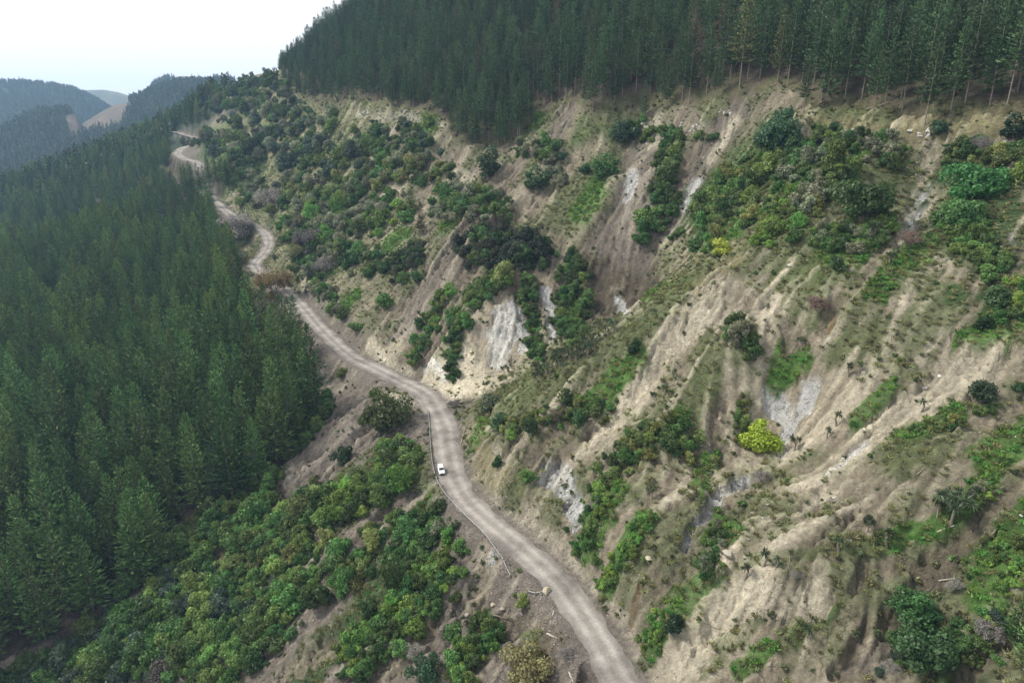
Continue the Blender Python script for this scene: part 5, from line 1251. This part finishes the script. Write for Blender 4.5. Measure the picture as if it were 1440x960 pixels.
# fallen trunks
wood = [simple_mat('weathered_wood', (.36, .32, .27), .9, .25, 2.0), simple_mat('brown_wood', (.20, .155, .12), .9, .3, 2.0)]
LOGS = [(596, 621, 623, 604, .26, 1, 'brown log lying across the guard rail behind the car'), (600, 622, 620, 608, .20, 1, 'second thinner log beside the one across the rail'), (616, 692, 622, 682, .25, 0, 'broken pale post end beside the rail below the car'),
        (769, 891, 783, 898, .22, 0, 'short white log on the debris below the road'), (779, 859, 773, 878, .16, 0, 'thin pale pole on the debris near the olive bush'), (800, 945, 806, 960, .18, 0, 'pale log at the bottom edge beside the road'), (1309, 752, 1342, 739, .17, 0, 'long pale trunk on bare soil at right'),
        (1389, 757, 1405, 742, .2, 1, 'brown fallen trunk in the grass near the right edge'), (1382, 928, 1440, 941, .14, 0, 'long thin pale trunk at the lower right corner'), (528, 645, 558, 612, .16, 0, 'grey pole lying on the bank below the round tree'), (640, 568, 668, 560, .16, 0, 'grey stick beside the road bend'), (642, 575, 664, 570, .13, 0, 'second grey stick just below it at the bend'),
        (694, 865, 715, 871, .2, 1, 'brown log among the pale rocks'), (1320, 817, 1350, 812, .13, 0, 'thin pole beside the round dead bush'), (1290, 668, 1302, 656, .16, 1, 'brown stump end on the bare slope below the grass rib'), (1150, 148, 1180, 130, .3, 1, 'fallen trunk under the upper pines left of the dry grass'), (1218, 155, 1250, 145, .3, 1, 'brown fallen trunk at the foot of the tall pines'), (1067, 138, 1105, 108, .3, 1, 'long brown trunk lying in the forest gap'), (648, 625, 655, 596, .12, 0, 'thin stick on the debris right of the road bend'), (790, 178, 812, 150, .25, 0, 'grey trunk in the slip under the forest')]
for u1, v1, u2, v2, r, w_, lab in LOGS:
    a, b = hit(u1, v1), hit(u2, v2)
    if a is None or b is None or (b - a).length > 40: continue
    L = (b - a).length
    n_ = 6; pts = [(L * i / n_, rnd.gauss(0, .05), rnd.gauss(0, .04)) for i in range(n_ + 1)]
    parts = [tube(pts, [r * (1 - .09 * i) for i in range(n_ + 1)], 7)]
    for k in range(4):
        q = rnd.uniform(.25, .9) * L; an = rnd.uniform(0, 3.14); l = rnd.uniform(.4, 1.3)
        parts.append(tube([(q, 0, 0), (q + l * .6, math.cos(an) * l, abs(math.sin(an)) * l)], [r * .35, r * .12], 4))
    V, Fc = join(parts)
    o = link('log', np_mesh('log', V, Fc, wood[w_], smooth_=True), loc=a + Vector((0, 0, r * .8)))
    o.rotation_euler = (b - a).to_track_quat('X', 'Z').to_euler(); tag(o, lab, 'log')

# ------------------------------------------------------------------ guard rail: pale beam on short timber posts
rail_m = simple_mat('galvanised_rail', (.36, .36, .345), .5, .15, .8, metallic=.25); post_m = simple_mat('timber_post', (.30, .26, .21), .9, .25, 3)
def guard_rail(px, label, hang=False):
    P_ = np.array([tuple(hit(*q)) for q in px]); P_, s_ = resample(catmull(P_, 10), .5)
    P_[:, 2] = ground(P_[:, 0], P_[:, 1]) if not hang else P_[:, 2]
    for k in range(12): P_[1:-1, 2] = .25 * P_[:-2, 2] + .5 * P_[1:-1, 2] + .25 * P_[2:, 2]
    o0 = Vector(P_[0]); e = link('guard_rail', None, loc=o0); e.empty_display_size = .3; tag(e, label, 'guard rail')
    T_ = np.gradient(P_[:, :2], axis=0); T_ /= np.linalg.norm(T_, axis=1)[:, None] + 1e-9
    prof = [(.00, .44), (.07, .50), (.00, .58), (.07, .66), (.00, .76), (-.04, .76), (-.04, .44)]       # folded beam
    V, Fc = [], []
    for i in range(len(P_)):
        for a, z in prof: V.append((P_[i, 0] - T_[i, 1] * a * 1.6 - o0.x, P_[i, 1] + T_[i, 0] * a * 1.6 - o0.y, P_[i, 2] + z - o0.z))
    m_ = len(prof)
    for i in range(len(P_) - 1):
        for k in range(m_): Fc.append((i * m_ + k, i * m_ + (k + 1) % m_, (i + 1) * m_ + (k + 1) % m_, (i + 1) * m_ + k))
    link('rail', np_mesh('rail', V, Fc, rail_m), e)
    pv, pf = tube([(0, 0, -.6), (0, 0, .30), (0, 0, .84)], [.11, .11, .10], 6); pv.append(Vector((0, 0, .86))); V, Fc = join([(pv[:-1], pf)])
    pm = np_mesh('post', V, Fc, post_m)
    for i in range(0, len(P_), 5):
        b = link('post', pm, e); b.location = (P_[i, 0] + T_[i, 1] * .2 - o0.x, P_[i, 1] - T_[i, 0] * .2 - o0.y, P_[i, 2] - o0.z)
guard_rail([(602, 578), (604, 600), (605, 620), (607, 645), (612, 670), (620, 687), (634, 705), (657, 729), (680, 751), (697, 774), (708, 789)], 'long pale guard rail along the outer edge of the road')
guard_rail([(708, 790), (712, 800), (718, 812)], 'short broken end of guard rail hanging over the washed out bank', True)
guard_rail([(742, 833), (752, 836), (764, 834)], 'bent loose piece of guard rail beside the pale boulder', True)

# ------------------------------------------------------------------ the car
import bmesh
paint = simple_mat('white_car_paint', (.80, .80, .79), .28, .02, 1.0, spec=.5); glass = simple_mat('dark_car_glass', (.02, .025, .03), .08, .0, 1.0, spec=.6)
rubber = simple_mat('rubber', (.02, .02, .02), .8, .1, 4); chrome = simple_mat('alloy', (.55, .55, .55), .35, .05, 4, metallic=.8); lampm = simple_mat('lamp_lens', (.75, .76, .75), .15, 0, 1); blackp = simple_mat('black_plastic', (.03, .03, .03), .6, .05, 3)
def car_bm(sections, mat, bevel=.05):
    bm = bmesh.new(); rings = []
    for x, hw, z0, z1, tp_ in sections:                   # half width at the foot, and taper at the top
        rings.append([bm.verts.new(q) for q in ((x, -hw, z0), (x, hw, z0), (x, hw * 1.01, z0 + (z1 - z0) * .55), (x, hw * tp_, z1), (x, -hw * tp_, z1), (x, -hw * 1.01, z0 + (z1 - z0) * .55))])
    for a, b in zip(rings[:-1], rings[1:]):
        for k in range(6): bm.faces.new((a[k], b[k], b[(k + 1) % 6], a[(k + 1) % 6]))
    bm.faces.new(rings[0]); bm.faces.new(rings[-1][::-1]); bmesh.ops.recalc_face_normals(bm, faces=bm.faces)
    if bevel: bmesh.ops.bevel(bm, geom=[e_ for e_ in bm.edges], offset=bevel, segments=2, affect='EDGES', clamp_overlap=True)
    me = bpy.data.meshes.new('body'); bm.to_mesh(me); bm.free(); me.materials.append(mat); return me
def box(c, s, mat):
    V = [(c[0] + s[0] * a / 2, c[1] + s[1] * b / 2, c[2] + s[2] * d / 2) for a in (-1, 1) for b in (-1, 1) for d in (-1, 1)]
    return np_mesh('box', V, [(0, 1, 3, 2), (4, 6, 7, 5), (0, 4, 5, 1), (2, 3, 7, 6), (0, 2, 6, 4), (1, 5, 7, 3)], mat)
def quad(pts, mat): return np_mesh('pane', pts, [(0, 1, 2, 3)], mat)
cp = zpt(620.5, 663, -109.93)
i0 = int(np.argmin(np.hypot(road[:, 0] - cp[0], road[:, 1] - cp[1])))
hd_ = math.atan2(-TT[i0, 1], -TT[i0, 0])                  # heading towards the viewer
car = link('car', None, loc=(cp[0], cp[1], cp[2] + .03), rz=hd_); tag(car, 'white station wagon driving towards the viewer on the gravel road', 'car')
link('body', car_bm([(-2.35, .82, .42, .98, .96), (-2.25, .90, .30, 1.05, .97), (-1.0, .93, .28, 1.06, .98), (.9, .93, .28, 1.05, .97), (1.0, .93, .28, 1.04, .95), (2.1, .90, .30, .95, .93), (2.35, .80, .40, .82, .92)], paint), car)
link('cabin', car_bm([(-2.28, .84, 1.02, 1.30, .95), (-2.1, .84, 1.02, 1.74, .84), (-1.8, .85, 1.02, 1.80, .83), (.05, .85, 1.02, 1.80, .83), (.35, .85, 1.02, 1.74, .84), (1.02, .85, 1.00, 1.08, .97)], paint), car)
link('windscreen', quad([(.46, -.70, 1.71), (1.0, -.78, 1.12), (1.0, .78, 1.12), (.46, .70, 1.71)], glass), car).location = (.045, 0, .035)
link('rear_window', quad([(-2.13, -.62, 1.68), (-2.13, .62, 1.68), (-2.30, .70, 1.32), (-2.30, -.70, 1.32)], glass), car).location = (-.03, 0, .0)
for s in (-1, 1):
    for x0, x1 in ((-2.0, -1.25), (-1.18, -.30), (-.22, .62)):
        link('side_window', quad([(x0, s * .885, 1.12), (x1, s * .885, 1.12), (min(x1, .42), s * .765, 1.66), (x0, s * .765, 1.66)], glass), car)
    link('headlight', box((2.30, s * .62, .74), (.14, .34, .17), lampm), car); link('mirror', box((.72, s * 1.02, 1.13), (.14, .2, .15), paint), car)
    link('roof_bar', box((-.9, s * .58, 1.84), (1.9, .05, .05), blackp), car)
    for x in (-1.42, 1.42):
        wv, wf = tube([(x, s * .72, .36), (x, s * .94, .36)], [.36, .36], 18); V, Fc = join([(wv, wf)])
        wh = link('wheel', np_mesh('tyre', V, Fc, rubber), car)
        rv_ = [(x, s * .945, .36)] + [(x + .24 * math.cos(q), s * .945, .36 + .24 * math.sin(q)) for q in np.linspace(0, 6.283, 17)[:-1]]
        link('rim', np_mesh('rim', rv_, [(0, 1 + k, 1 + (k + 1) % 16) for k in range(16)], chrome), wh)
        tv_ = [(x, s * .942, .36)] + [(x + .36 * math.cos(q), s * .942, .36 + .36 * math.sin(q)) for q in np.linspace(0, 6.283, 17)[:-1]]
        link('sidewall', np_mesh('sidewall', tv_, [(0, 1 + k, 1 + (k + 1) % 16) for k in range(16)], rubber), wh)
link('grille', box((2.375, 0, .70), (.03, .8, .16), blackp), car); link('bumper', box((2.36, 0, .46), (.10, 1.5, .16), blackp), car)

# ------------------------------------------------------------------ the air
def haze_box():
    x0, x1, y0, y1, z0, z1 = -6500, 6500, -60, 7200, float(GZ.min()) - 1.5, max(float(GZ.max()) + 2, 260.0)
    V = [(x, y, z) for z in (z0, z1) for y in (y0, y1) for x in (x0, x1)]
    Fc = [(0, 2, 3, 1), (4, 5, 7, 6), (0, 1, 5, 4), (2, 6, 7, 3), (0, 4, 6, 2), (1, 3, 7, 5)]
    m, nt, out = new_mat('haze_air')
    pv = N(nt, 'VolumePrincipled'); pv.inputs['Color'].default_value = (.44, .68, 1.0, 1); pv.inputs['Density'].default_value = HAZE
    pv.inputs['Anisotropy'].default_value = .2
    nt.links.new(pv.outputs[0], out.inputs['Volume'])
    me = bpy.data.meshes.new('haze'); me.from_pydata(V, [], Fc); me.materials.append(m)
    tag(link('haze', me), 'thin blue haze in the valley air', 'haze', kind='stuff')
HAZE = 0.00009
haze_box()
